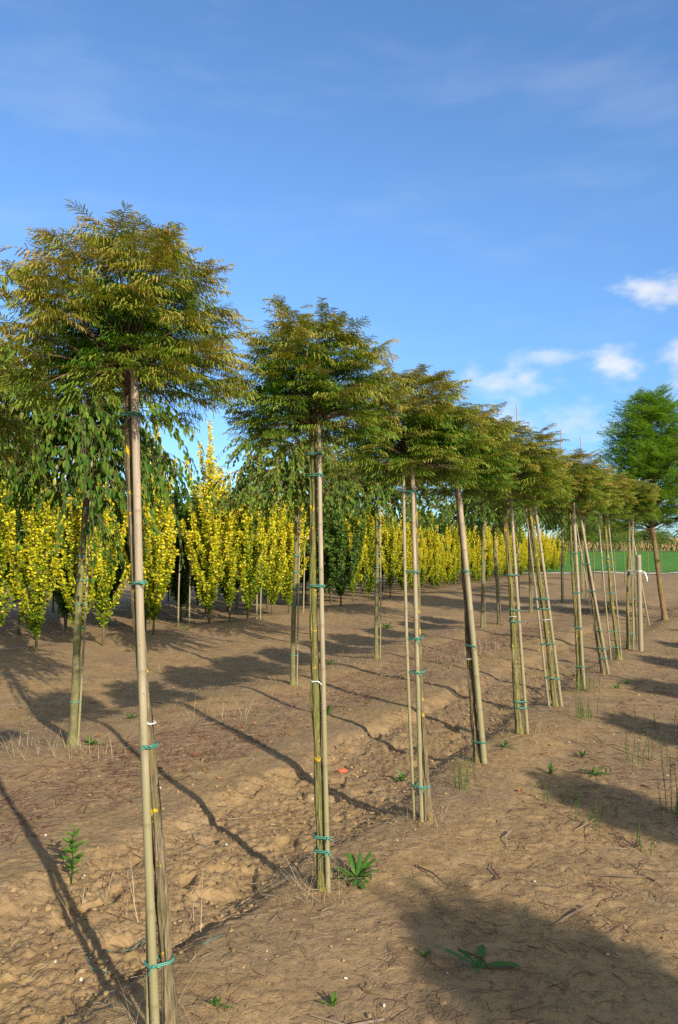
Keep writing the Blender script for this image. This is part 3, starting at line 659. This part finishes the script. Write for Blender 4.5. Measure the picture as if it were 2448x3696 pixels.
GC = 'row of globe-headed cypress trees'
CANE_LAB = [['thick tan bamboo stake with green bands, nearest to the camera', 'very thin cane running behind the left edge of the nearest thick bamboo stake'],
 ['bamboo stake on the right side of the whip-topped cypress trunk'], ['grey-green bamboo stake in front of the trunk of the two-staked third cypress', 'thin straight cane standing left of the two-staked third cypress trunk'],
 ['stout brown leaning stake that covers the shaded fourth cypress trunk'], ['bamboo stake on the right of the thick fissured yellow-green trunk'],
 ['stake on the right of the strongly left-leaning lichened trunk', 'stake on the left of the strongly left-leaning lichened trunk'],
 ['upright pinkish stake right of the dark mossy trunk with grass at its foot'], ['slim grey stake leaning far left in front of the eighth cypress', 'thin orange cane beside the slim grey stake that leans far left'],
 ['thin green cane on the right of the thick olive trunk near the post'], ['thin cane on the right of the upright cypress beside the short post'],
 ['thin cane at the last cypress, directly behind the short post']]
CANE_LAB[8] = ['thin green cane on the right of the thick olive ninth trunk', 'thin orange cane on the left of the thick olive ninth trunk']
straw = MB()
for k, (bx, by, dx, zt, r0, r1, ci, cs, rz, canes, ties, wties, lab) in enumerate(CY):
    zb = g0(bx, by); h = zt-zb; SC = (cs*(1.18+.06*math.sin(k*2.2)), cs*(1.18+.06*math.cos(k*1.7)), cs*(1.0+.05*math.sin(k*3.3))) if k > 1 else ((cs*.92, cs*.92, cs*.94) if k == 0 else (cs*1.03, cs*1.03, cs))
    T_ = thing('cypress_tree', lab, 'tree', (bx, by, zb), GC)
    trunk(T_, (dx, 0), h, r0, r1, k, M['bark_green' if k in (1, 4, 5, 6, 8, 9) else 'bark'], .42, 200 if k < 4 else 90, 44 if k < 4 else 28, k=3.6, kz=2.2)
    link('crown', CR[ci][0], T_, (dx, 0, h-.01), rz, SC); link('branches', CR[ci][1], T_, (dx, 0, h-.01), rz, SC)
    for q, (x0, y0, x1, y1, z1, rr) in enumerate(canes): cane(CANE_LAB[k][q], x0, y0, x1, y1, z1, rr, k*7+q)
    for q, z in enumerate(ties+wties):
        f = z/h; mem = [(dx*f, 0, r0+(r1-r0)*f)]
        for (x0, y0, x1, y1, z1, rr) in canes:
            g_ = (z+zb-g0(x0, y0))/(z1-g0(x0, y0))
            if 0 < g_ < 1: mem.append((x0+(x1-x0)*g_-bx, y0+(y1-y0)*g_-by, rr))
        wh = q >= len(ties)
        tie(T_, (bx, by), mem[:1] if wh else mem, z, k*20+q, 'white_tie' if wh else 'tie', (.0022 if wh else .0028), 1 if wh else 2, True, random.Random(k*9+q).uniform(-.12, .12))
    n_ = [90, 190, 110, 90, 120, 60, 150, 40, 40, 60, 20][k]
    blades(straw, bx, by, n_, .18, .06, .26, .0022, (.1, .9), rng, .45); blades(straw, bx, by, n_, .4, .04, .14, .002, (0, .6), rng, .22)
    blades(straw, bx+.2, by-.3, 60, .5, .04, .16, .002, (0, .7), rng, .18)
# cypresses of the neighbouring row to the right, behind and beside the camera: they throw the shade on the right of the lane
for q, (s_, t__, cs) in enumerate([(5.5, -5.4, 1.05), (6.0, -3.15, 1.2), (7.1, -3.5, 1.2), (5.5, -.75, .85), (5.55, 1.5, .9), (5.5, 3.7, 1.0), (5.5, 5.9, 1.1), (5.5, 8.2, 1.0), (5.5, 10.5, 1.0)]):
    x, y = world_of(s_, t__); zb = g0(x, y)
    T_ = thing('cypress_tree', 'globe cypress of the neighbouring row on the far right, outside the picture', 'tree', (x, y, zb), 'cypresses of the row to the right')
    trunk(T_, (-.06*math.sin(q), 0), 2.15-zb, .03, .02, 60+q, M['bark'], .2, 20, 10)
    for nm, me in zip(('crown', 'branches'), CR[q % 5]): link(nm, me, T_, (-.06*math.sin(q), 0, 2.14-zb), q*1.7, cs)
# cypress just beyond the left edge, only its right-hand fronds reach the picture
x, y = -1.60, 2.74; zb = g0(x, y)
T_ = thing('cypress_tree', 'cypress cut off by the left picture edge, only its bronze fronds show', 'tree', (x, y, zb), GC)
trunk(T_, (-.02, 0), 2.0-zb, .028, .02, 81, M['bark'], .2, 40, 14)
for nm, me in zip(('crown', 'branches'), CR[3]): link(nm, me, T_, (-.02, 0, 1.98-zb), 2.6, 1.12)

# short wooden post with white tape
x, y = 4.76, 12.40; zb = g0(x, y); mb = MB(); t_ = np.linspace(-.03, 1, 30)
tube(mb, np.stack([-.01*t_, 0*t_, t_*(1.53-zb)], 1), .036+.002*np.sin(t_*9), 18)
P_ = thing('wooden_post', 'short round grey wooden post with white tape tied at its top, right side', 'post', (x, y, zb))
mb.build('shaft', M['post'], P_, True)
mb = MB(); zt_ = 1.27-zb; ax, ay = 4.70-x, 12.67-y
for dz in (-.008, .008):
    tube(mb, np.array([(ax-.035, ay-.03, zt_+dz), (ax+.02, ay-.05, zt_+dz), (-.04, -.02, zt_+dz), (0, -.041, zt_+dz), (.041, 0, zt_+dz), (0, .041, zt_+dz), (ax+.03, ay+.03, zt_+dz), (ax-.03, ay+.03, zt_+dz), (ax-.035, ay-.03, zt_+dz)]), .007, 6)
tube(mb, np.array([(.03, -.03, zt_), (.06, -.06, zt_-.02), (.085, -.07, zt_-.10), (.09, -.07, zt_-.17)]), np.array([.008, .012, .014, .010]), 6)
mb.build('tape', M['white_tie'], P_, True)

# big green conifer at the right, a second behind it
GCR = green_crown(31, 3.4, 1.55, 240)
for (x, y, dx, zt, lab, rz, cs) in [(7.45, 17.95, -.27, 2.0, 'tall bright green feathery conifer with leaning brown trunk at the right', 0.0, .95), (10.6, 19.6, -.1, 1.7, 'second green feathery conifer at the right picture edge, behind the tall one', 1.8, .86), (9.0, 17.2, -.1, 1.4, 'small green feathery conifer low at the right picture edge', 3.3, .62)]:
    zb = g0(x, y); T_ = thing('conifer_tree', lab, 'tree', (x, y, zb), 'green feathery conifers'); h = zt-zb
    trunk(T_, (dx, 0), h+.3, .065, .05, 91, M['bark_brown'], .14, 50, 18)
    for nm, me in zip(('crown', 'branches'), GCR): link(nm, me, T_, (dx, 0, h-.1), rz, cs)
cane('thin grey cane propped left of the leaning brown conifer trunk', 6.95, 17.6, 6.55, 17.6, 2.3, .018, 300, 'loose canes among the trees')

# ------------------------------------------------------------------ second row: weeping trees
WC = [weeping_crown(201, 110, 1.15, (.06, .092), 'leaf', 1.0), weeping_crown(202, 110, drop=.85), weeping_crown(203, 95, drop=.8), weeping_crown(204, 95, .9, drop=.8)]

WT = [(-2.21, 6.54, .09, 2.20, 0, (.86, .95, 1.05), .3, 'weeping tree behind the nearest cypress, knobbly olive trunk, long hanging shoots with large leaves'),
 (-3.30, 6.1, .0, 2.5, 1, (1.15, 1.15, 1.35), 2.2, 'weeping tree at the left picture edge, only its hanging yellow-green leaves show'),
 (-.56, 9.48, .045, 2.12, 1, (.92, .95, 1.0), 1.1, 'weeping tree just left of and behind the whip-topped cypress trunk, straight grey-green trunk'),
 (.56, 11.75, .01, 2.08, 2, (1.2, 1.2, 1.0), 2.0, 'weeping tree in the middle, slim upright trunk between second and third cypress'),
 (2.98, 16.34, .03, 2.2, 3, .95, .5, 'weeping tree seen right of the fourth cypress, first of two slim trunks'),
 (3.46, 17.0, -.10, 2.15, 1, .95, 3.9, 'weeping tree with a thin cane, second of two slim trunks right of the fourth cypress'),
 (4.95, 20.3, -.02, 2.2, 2, .95, 4.5, 'weeping tree whose thin trunk shows left of the left-leaning sixth cypress'),
 (6.93, 24.4, .03, 2.25, 0, .85, 1.7, 'weeping tree whose thin trunk stands between the sixth and seventh cypress'),
 (8.17, 26.4, .0, 2.2, 3, .9, 2.9, 'far weeping tree, first thin trunk right of the pinkish stake'),
 (8.91, 28.2, -.02, 2.2, 1, .9, .2, 'far weeping tree, second thin trunk right of the pinkish stake'),
 (9.83, 30.2, .0, 2.2, 2, .9, 5.0, 'far weeping tree just left of the thick olive ninth cypress trunk'),
 (11.1, 33.0, .0, 2.2, 3, .9, 1.2, 'far weeping tree half hidden by the thick olive ninth cypress trunk'),
 (12.15, 34.5, .0, 2.2, 1, .9, 3.2, 'far weeping tree between the ninth cypress and the upright tenth one'),
 (14.6, 40.0, .0, 2.2, 0, .8, .9, 'far weeping tree behind the short wooden post'),
 (20.1, 50.9, .0, 2.3, 2, .95, 2.4, 'farthest weeping tree left of the leaning brown conifer trunk'),
 (24.4, 59.2, .0, 2.3, 1, .95, 4.1, 'farthest weeping tree right of the leaning brown conifer trunk')]
WCL = ['thin pale cane tied along the knobbly olive trunk behind the nearest cypress', '', 'thin pale cane along the straight trunk left of the whip-topped cypress', 'thin pale cane along the slim trunk between second and third cypress',
 'thin cane along the first of two slim trunks right of the fourth cypress', 'thin cane along the second of two slim trunks right of the fourth cypress', 'thin cane along the thin trunk left of the left-leaning sixth cypress', 'thin cane along the thin trunk between sixth and seventh cypress']
for k, (x, y, dx, zt, ci, cs, rz, lab) in enumerate(WT):
    zb = g0(x, y); h = zt-zb; T_ = thing('weeping_tree', lab, 'tree', (x, y, zb), 'second row of weeping trees')
    trunk(T_, (dx, 0), h, .038 if k == 0 else .032, .026, 120+k, M['bark2'], .08, 60 if k < 4 else 24, 18 if k < 4 else 10, k=1.5, kz=6)
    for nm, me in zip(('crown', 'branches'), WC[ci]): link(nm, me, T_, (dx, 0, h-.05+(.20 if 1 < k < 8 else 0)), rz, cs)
    if k < 8 and k != 1:
        c0 = (x+.055, y-.01); cane(WCL[k], c0[0], c0[1], x+dx+.045, y-.01, zt+.25, .009, 400+k, 'thin canes of the weeping trees')
        for q, z in enumerate([.35, .95, 1.15, 1.35, 1.55, 1.95][k % 2:]):
            f = z/h; tie(T_, (x, y), [(dx*f, 0, .034), (.055+(dx-.01)*f, -.01, .009)], z, 700+k*9+q, 'tie', .0028, 2, False)
    blades(straw, x, y, 26, .3, .05, .16, .003, (.1, .7), rng, .38)

# ------------------------------------------------------------------ golden columns, row behind
YC = [plume_shrub(301, 3.1, .22, 24, .42), plume_shrub(302, 3.3, .18, 26, .38), plume_shrub(303, 2.9, .30, 17, .34), plume_shrub(304, 3.1, .2, 23, .46), plume_shrub(305, 2.8, .16, 20, .44)]
YL = [(-5.35, 12.1, 0, 1.0, 'golden leafy column at the left picture edge, first of the yellow row'), (-4.72, 12.25, 1, .92, 'golden leafy column second from the left edge, two grey stems at its foot'),
 (-4.25, 12.9, 3, .96, 'golden leafy column just left of the knobbly weeping-tree trunk'), (-3.92, 13.06, 2, .88, 'narrow sparse golden column right of the knobbly weeping-tree trunk'),
 (-3.45, 14.6, 0, 1.04, 'bushy golden column just behind the nearest cypress trunk, on its right'), (-3.75, 15.2, 3, .98, 'golden column directly behind the nearest thick bamboo stake'),
 (-2.78, 16.81, 1, 1.10, 'tallest golden column with pointed top, in the gap between the first two cypresses'), (-2.42, 17.35, 2, .95, 'low golden column right of the tallest pointed golden one'),
 (-2.05, 17.6, 3, 1.05, 'dense golden column left of the two bare stakes, second cypress to its right'), (-1.62, 19.0, 0, .98, 'golden column right of the two bare stakes'), (-1.25, 19.5, 1, .93, 'golden column touching the left of the straight weeping-tree trunk'),
 (.42, 24.4, 0, 1.0, 'golden column left of the slim middle weeping-tree trunk'), (.98, 25.6, 3, .95, 'golden column behind the slim middle weeping-tree trunk'), (1.75, 26.8, 2, 1.0, 'small golden column right of the slim middle weeping-tree trunk')]
for k, (x, y, ci, cs, lab) in enumerate(YL):
    zb = g0(x, y); T_ = thing('golden_shrub', lab, 'shrub', (x, y, zb), 'golden columnar shrubs')
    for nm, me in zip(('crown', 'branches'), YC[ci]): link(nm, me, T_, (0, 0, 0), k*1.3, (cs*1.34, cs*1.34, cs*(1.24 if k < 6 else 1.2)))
    mb = MB(); tube(mb, np.array([(0, 0, -.05), (.01, 0, .5), (0, .01, 1.3*cs)]), np.array([.022, .017, .010]), 10); mb.build('trunk', M['bark2'], T_, True)
    blades(straw, x, y, 30, .3, .05, .2, .004, (.1, .8), rng, .4)
pos = np.linspace(0, 1, 34)
for k, u in enumerate(pos):
    x = 2.3+(17.4-2.3)*u+.15*math.sin(k*3.1); y = 28.2+(61.5-28.2)*u+.2*math.sin(k*1.7); zb = g0(x, y)
    zone = ['third and fourth cypress', 'fourth and fifth cypress', 'fifth and sixth cypress', 'sixth and seventh cypress'][min(3, int(u*4))]
    T_ = thing('golden_shrub', f'one of the golden columns closed up into a hedge between the {zone}', 'shrub', (x, y, zb), f'golden columns between the {zone}')
    cs = .95+.12*math.sin(k*2.3)
    for nm, me in zip(('crown', 'branches'), YC[k % 5]): link(nm, me, T_, (0, 0, 0), k*2.1, (cs*1.3, cs*1.3, cs*1.0))
# green saplings behind the golden row
BC = [column_crown(401, 3.1, .4, 18, .75, (.07, .11), 'back', .5, 4), column_crown(402, 3.3, .6, 18, .7, (.07, .11), 'back', .5, 4), column_crown(403, 2.9, .3, 18, .8, (.07, .11), 'back', .5, 4)]
def sapling(x, y, k, lab, grp, cs=1.0):
    zb = g0(x, y); T_ = thing('green_sapling', lab, 'tree', (x, y, zb), grp)
    for nm, me in zip(('crown', 'branches'), BC[k % 3]): link(nm, me, T_, (0, 0, 0), k*1.9, (cs*1.25, cs*1.25, cs*1.12))
    mb = MB(); tube(mb, np.array([(0, 0, -.05), (.012, 0, .8), (0, 0, 1.9*cs)]), np.array([.026, .021, .014]), 8); mb.build('trunk', M['bark2'], T_, True)
rs = random.Random(5)
BL = [(-6.9, 14.4), (-6.2, 15.2), (-5.6, 16.1), (-5.0, 16.9), (-4.3, 17.9), (-3.75, 18.6), (-3.3, 19.4), (-2.7, 20.7), (-2.0, 21.9), (-1.3, 23.2), (-.55, 22.4), (.05, 22.2), (-.25, 24.2), (-.3, 26.3)]
BLAB = ['green sapling behind the left picture edge of the golden row', 'green sapling behind the two leftmost golden columns', 'green sapling behind the second golden column', 'green sapling behind the narrow sparse golden column',
 'green sapling seen left of the tallest golden column', 'dark green sapling in the gap left of the tallest golden column', 'green sapling directly behind the tallest golden column', 'green sapling behind the low golden column', 'green sapling behind the two bare stakes',
 'green sapling just left of the straight weeping-tree trunk, behind it', 'green sapling right behind the whip-topped cypress trunk', 'green sapling right of the whip-topped cypress trunk with dark thin stem', 'green sapling farther back, right of the whip-topped cypress trunk', 'rearmost green sapling between the second and third cypress']
for k, (x, y) in enumerate(BL): sapling(x, y, k, BLAB[k], 'green saplings behind the golden row', .92+.14*rs.random())
for k in range(34):
    u = k/33; x = -8.6+(13.0+8.6)*u+rs.uniform(-.3, .3); y = 18.8+(58-18.8)*u+rs.uniform(-.3, .5)
    sapling(x, y, k+3, 'one of the dim green saplings filling the back behind the golden hedge', 'dim green saplings at the back', .9+.15*rs.random())
for q, off in enumerate((1.1, 2.9, 4.6)):                # closed rows behind: (x, y) steps back from the golden row
    for k in range(24):
        u = (k+.5*q)/23; x = -6.6+(14.5+6.6)*u-off*.88+rs.uniform(-.25, .25); y = 13.2+(58-13.2)*u**1.15+off*.475*1.6+rs.uniform(-.25, .25)
        sapling(x, y, k+q, 'one of the dim green saplings filling the back behind the golden hedge', 'dim green saplings at the back', .85+.25*rs.random())
for (x0, y0, zt, lab) in [(-1.88, 17.9, 1.75, 'left one of two bare pale stakes between golden columns'), (-1.80, 17.95, 1.6, 'right one of two bare pale stakes between golden columns'), (-3.22, 16.9, 1.6, 'bare pale stake left of the tallest golden column'), (-3.5, 17.1, 1.5, 'bare grey stake in the dark gap behind the nearest cypress'), (-.9, 19.8, 1.9, 'thin bare stake right of the straight weeping-tree trunk')]:
    cane(lab, x0, y0, x0+.03, y0, zt, .018, int(x0*100), 'bare stakes among the golden columns')
for (x, y, z, lab) in [(6.2, 27.0, 6.65, 'tall white cane rising above the crown of the fifth cypress'), (9.15, 32, 6.55, 'tall white cane above the seventh cypress crown'), (10.9, 35, 6.75, 'tall white cane above the crowns left of the green conifer')]:
    cane(lab, x, y, x, y, z, .022, int(x*10), 'tall white canes above the crowns')
# horizontal training rail
mb = MB(); pr = np.array([(-7.0, 13.6, 1.96), (-4.9, 15.0, 1.97), (-2.9, 17.6, 1.96), (-.8, 21.0, 1.95), (.4, 23.6, 1.96)]); tube(mb, pr, .010, 8)
tag(mb.build('support_rail', M['cane'], None, True), 'thin horizontal pale rail strung behind the golden columns', 'rail')

# ------------------------------------------------------------------ far background
r = np.random.default_rng(9); mb = MB(); n = 9000
x = r.uniform(-10, 150, n); y = r.uniform(150, 163, n); z = gh(x, y, False); hgt = r.uniform(2.1, 3.1, n); a = r.uniform(0, 6.28, n)
for q in range(3):
    aa = a+q*2.1; d = np.stack([np.cos(aa)*.35, np.sin(aa)*.35, np.ones(n)], 1)
    leaves(mb, np.stack([x, y, z+hgt*q*.25], 1), d, np.stack([np.cos(aa), np.sin(aa), 0*a], 1), hgt*(.85 if q == 0 else .5), np.full(n, .12), np.clip(r.normal(.8, .2, n)-(.35 if q == 0 else 0)*r.random(n), 0, 1), .2)
tag(mb.build('corn_field', M['corn']), kind='stuff')
FT = weeping_crown(501, 36, 1.0, (.10, .17), 'back', .8)
for k, (x, y, s_) in enumerate([(78, 175, 3.2), (84, 178, 3.8), (90, 176, 3.0), (97, 180, 3.6), (70, 182, 2.6)]):
    zb = g0(x, y); T_ = thing('far_tree', ['dark distant tree at the right edge behind the corn', 'taller dark distant tree right of the first one', 'low dark distant tree at the far right', 'dark distant tree at the farthest right', 'small dark distant tree left of the others'][k], 'tree', (x, y, zb), 'distant trees behind the corn')
    mb = MB(); tube(mb, np.array([(0, 0, -.1), (0, 0, 2.0)]), np.array([.2, .15]), 8); mb.build('trunk', M['bark_brown'], T_, True); link('crown', FT[0], T_, (0, 0, 2.0), k, s_)

# ------------------------------------------------------------------ weeds and small things on the soil
def rosette(name, lab, x, y, n, l, up, wid, seed, tint=(.2, .7), grp='low green weeds'):
    r = np.random.default_rng(seed+40); mb = MB(); a = np.arange(n)*2.39996+r.normal(0, .25, n); e = np.radians(r.uniform(up[0], up[1], n)); L = l*r.uniform(.55, 1.1, n); seg = 6; V = []
    d = np.stack([np.cos(a)*np.cos(e), np.sin(a)*np.cos(e), np.sin(e)], 1); sd_ = np.stack([-np.sin(a), np.cos(a), 0*a], 1); dr = r.uniform(.15, .5, (n, 1))
    for q in range(seg+1):
        t_ = q/seg; c_ = d*L[:, None]*t_-np.array([0, 0, 1.])*dr*L[:, None]*t_**2*.8
        ww = wid*(.18+1.0*math.sin(math.pi*min(1, t_*.93+.04))**.8*(.6+.4*t_))*(1+.28*((q % 2)*2-1)*(0 < q < seg))*(L[:, None]/l)
        nn = np.cross(d, sd_); V += [c_-sd_*ww*.5-nn*ww*.15, c_, c_+sd_*ww*.5-nn*ww*.15]
    v = np.stack(V, 1).reshape(-1, 3); k = np.arange(n)[:, None]*(3*seg+3); F = []
    for q in range(seg):
        for h_ in (0, 1): F.append(k+np.array([[3*q+h_, 3*q+h_+1, 3*q+h_+4, 3*q+h_+3]]))
    mb.add(v, np.concatenate(F), np.repeat(r.uniform(tint[0], tint[1], n), 3*seg+3))
    o = mb.build(name, M['weed'], None, True, (x, y, float(gh(np.array([x]), np.array([y]))[0])+.004)); return tag(o, lab, 'weed', grp)
for q, (x, y, n, l, up, wd, lab) in enumerate([
 (.085, 3.86, 26, .155, (15, 75), .026, 'largest leafy weed rosette, right of the whip-topped cypress base'),
 (.45, 5.72, 16, .085, (25, 75), .018, 'bright small weed rosette between the second and third cypress'),
 (-2.05, 6.55, 14, .12, (15, 60), .022, 'weed rosette right of the knobbly weeping-tree base'),
 (-1.99, 7.55, 12, .10, (15, 60), .020, 'small weed rosette beyond the knobbly weeping-tree base'),
 (-.11, 7.75, 12, .13, (25, 80), .022, 'weed clump hugging the right of the second cypress trunk, far behind it'),
 (1.30, 6.22, 14, .10, (20, 70), .020, 'weed rosette between the fourth and fifth cypress bases'),
 (1.50, 5.62, 9, .11, (35, 85), .018, 'upright small weed in front of the fifth cypress'),
 (1.88, 6.12, 10, .09, (25, 75), .018, 'small weed front right of the fifth cypress'),
 (1.83, 5.68, 13, .13, (5, 40), .028, 'broad flat weed rosette in the right lane'),
 (3.2, 9.1, 12, .11, (20, 70), .022, 'weed rosette in front of the eighth cypress, left one of a pair'), (3.42, 9.4, 9, .11, (20, 70), .02, 'weed rosette in front of the eighth cypress, right one of a pair'),
 (-.02, 2.83, 8, .065, (30, 80), .014, 'small upright weed at the bottom picture edge'), (-.42, 2.78, 7, .05, (20, 70), .014, 'tiny weed at the bottom, right of the nearest cypress base'),
 (.34, 3.19, 8, .05, (20, 70), .013, 'tiny weed left of the three-leaved weed'), (-.13, 11.3, 12, .14, (20, 70), .026, 'low weed beyond the straight weeping-tree trunk'),
 (1.55, 15.6, 12, .22, (20, 70), .04, 'leafy weed under the weeping trees in the middle'), (5.9, 13.3, 16, .20, (25, 75), .03, 'leafy weed patch right of the short wooden post'), (7.0, 20.5, 14, .25, (25, 80), .04, 'weed clump beyond the post on the right'), (6.3, 12.0, 9, .12, (25, 75), .02, 'small weed at the right edge in front of the leaning conifer'),
 (1.05, 16.9, 12, .25, (20, 70), .04, 'leafy weed behind the third cypress at the hedge foot'), (-3.0, 15.5, 10, .14, (10, 60), .03, 'low weed on the sandy strip before the golden row')]):
    rosette('weed', lab, x, y, n, l, up, wd, q)
# three-leaved weed in the shade
o = rosette('weed', 'weed with three long toothed leaves lying in the shade, bottom right', .54, 3.10, 5, .17, (6, 62), .034, 77, (.1, .5))
# thistle-like upright weed
x, y = -1.32, 3.93; zb = float(gh(np.array([x]), np.array([y]))[0]); Tw = thing('tall_weed', 'upright thistle-like weed with jagged leaves beside the left shadow', 'weed', (x, y, zb))
mb = MB(); tube(mb, np.array([(0, 0, -.01), (.008, 0, .1), (.0, .005, .2), (.012, 0, .27)]), np.array([.004, .0035, .003, .002]), 6); mb.build('stem', M['weed'], Tw, True)
r = np.random.default_rng(4); P, D, N, L, W = [], [], [], [], []
for q in range(15):
    z = .05+.22*(q/14); a = q*2.4; o_ = np.array([math.cos(a), math.sin(a), .45])
    for s_ in (-.9, -.4, 0, .4, .9):
        dd = rot_dirs(o_[None], s_)[0]; P.append(np.array([.006, 0, z])+o_*.012*(1-abs(s_))); D.append(dd+[0, 0, r.normal(0, .15)]); N.append([0, -.2, 1]); l = (.03+.05*math.sin(3.1*q/15+.3))*(1-.45*abs(s_)); L.append(l); W.append(l*.34)
mb = MB(); leaves(mb, np.array(P), np.array(D, float), np.array(N, float), np.array(L), np.array(W), r.uniform(.35, .8, len(P)), .1); mb.build('leaf_blades', M['weed'], Tw)
# wiry upright green stems (horsetail)
def horsetail(lab, x, y, n, h, spread, seed):
    r = np.random.default_rng(seed+70); mb = MB(); zb = float(gh(np.array([x]), np.array([y]), False)[0])
    for q in range(n):
        bx, by = r.normal(0, spread, 2); hh = h*r.uniform(.5, 1.1); lx, ly = r.normal(0, .10, 2)*hh
        tube(mb, np.array([(bx, by, -.01), (bx+lx*.4, by+ly*.4, hh*.5), (bx+lx, by+ly, hh)]), np.array([.0024, .0020, .0009]), 4, .55)
        for z in np.arange(.12, .98, .035/hh*1.0):
            a = r.uniform(0, 6.28); l = .032*(1.1-z); c_ = np.array([bx+lx*z, by+ly*z, hh*z])
            for e in range(3): tube(mb, np.array([c_, c_+np.array([math.cos(a+e*2.1)*l*.6, math.sin(a+e*2.1)*l*.6, l*.9])]), .0008, 3, r.uniform(.3, .8), cap=False)
    o = mb.build('horsetail_clump', M['weed'], None, False, (x, y, zb)); return tag(o, lab, 'weed', 'wiry green horsetails')
for q, (x, y, n, h, s_, lab) in enumerate([(.83, 5.25, 9, .26, .05, 'wiry horsetail clump left of the fourth cypress base'), (2.22, 7.35, 14, .24, .10, 'horsetail clump right in front of the leaning sixth cypress'), (2.05, 4.9, 8, .34, .06, 'tall wiry horsetail in the right lane'),
 (1.55, 4.75, 7, .16, .09, 'low wiry horsetail tuft in the right lane, lit by sun'), (1.40, 5.0, 5, .16, .06, 'sparse horsetail left of the lit tuft'), (2.35, 6.0, 12, .26, .14, 'loose patch of horsetail near the right picture edge'), (1.97, 4.35, 6, .2, .03, 'lone horsetail stems standing close to the right edge'), (1.62, 4.35, 4, .12, .05, 'short horsetail stems left of the lone stems'), (2.75, 8.75, 10, .25, .08, 'horsetail at the foot of the dark mossy trunk'), (2.7, 7.0, 9, .18, .12, 'pale horsetail tuft in the right lane behind the loose patch'), (5.6, 12.6, 10, .3, .2, 'horsetail by the short wooden post')]):
    horsetail(lab, x, y, n, h, s_, q)
# sprigs of straw scattered over the lane and the rest
for q in range(60):
    x, y = band(1, -.6, 4, -2, 8, rng); blades(straw, x[0], y[0], 10, .12, .04, .16, .0018, (.2, 1), rng, .2)
for q in range(40):
    x, y = band(1, -6, -2.8, 0, 14, rng); blades(straw, x[0], y[0], 14, .15, .05, .2, .003, (.2, 1), rng, .5)
for (x, y, n) in [(-1.15, 7.6, 60), (-2.5, 6.3, 50), (-2.05, 6.3, 40), (2.1, 12.0, 160), (1.7, 11.4, 90), (2.6, 12.8, 100), (-.9, 3.6, 30)]: blades(straw, x, y, n, .35, .08, .30, .003, (.4, 1), rng, .65)
tag(straw.build('dry_grass', M['straw']), kind='stuff')
# bits of twine, brick fragments
def twine(lab, pts):
    pts = np.array(pts, float); z = gh(pts[:, 0], pts[:, 1])+.008; mb = MB(); tube(mb, np.stack([pts[:, 0], pts[:, 1], z-.003], 1), .0016, 6)
    tag(mb.build('twine', M['tie'], None, True), lab, 'twine', 'green twine scraps on the soil')
twine('looped scrap of green twine on the shadow left of the nearest cypress', [(-.90, 3.13), (-.97, 3.16), (-1.02, 3.24), (-1.0, 3.33), (-.95, 3.38), (-.88, 3.38), (-.82, 3.41)])
twine('straight scrap of green twine right of the nearest cypress', [(-.545, 3.20), (-.50, 3.25), (-.475, 3.29)])
twine('short scrap of green twine at the foot of the knobbly weeping tree', [(-2.36, 6.42), (-2.25, 6.45), (-2.13, 6.47)])
mb = MB(); v = ico*np.array([.05, .035, .028])*(1+np.random.default_rng(3).uniform(-.25, .25, (12, 1))); mb.add(v, icf)
tag(mb.build('brick_fragment', M['brick'], None, False, (.03, 6.05, g0(.03, 6.05)-.0)), 'brick-red fragment on the soil right of the second cypress', 'brick fragment')
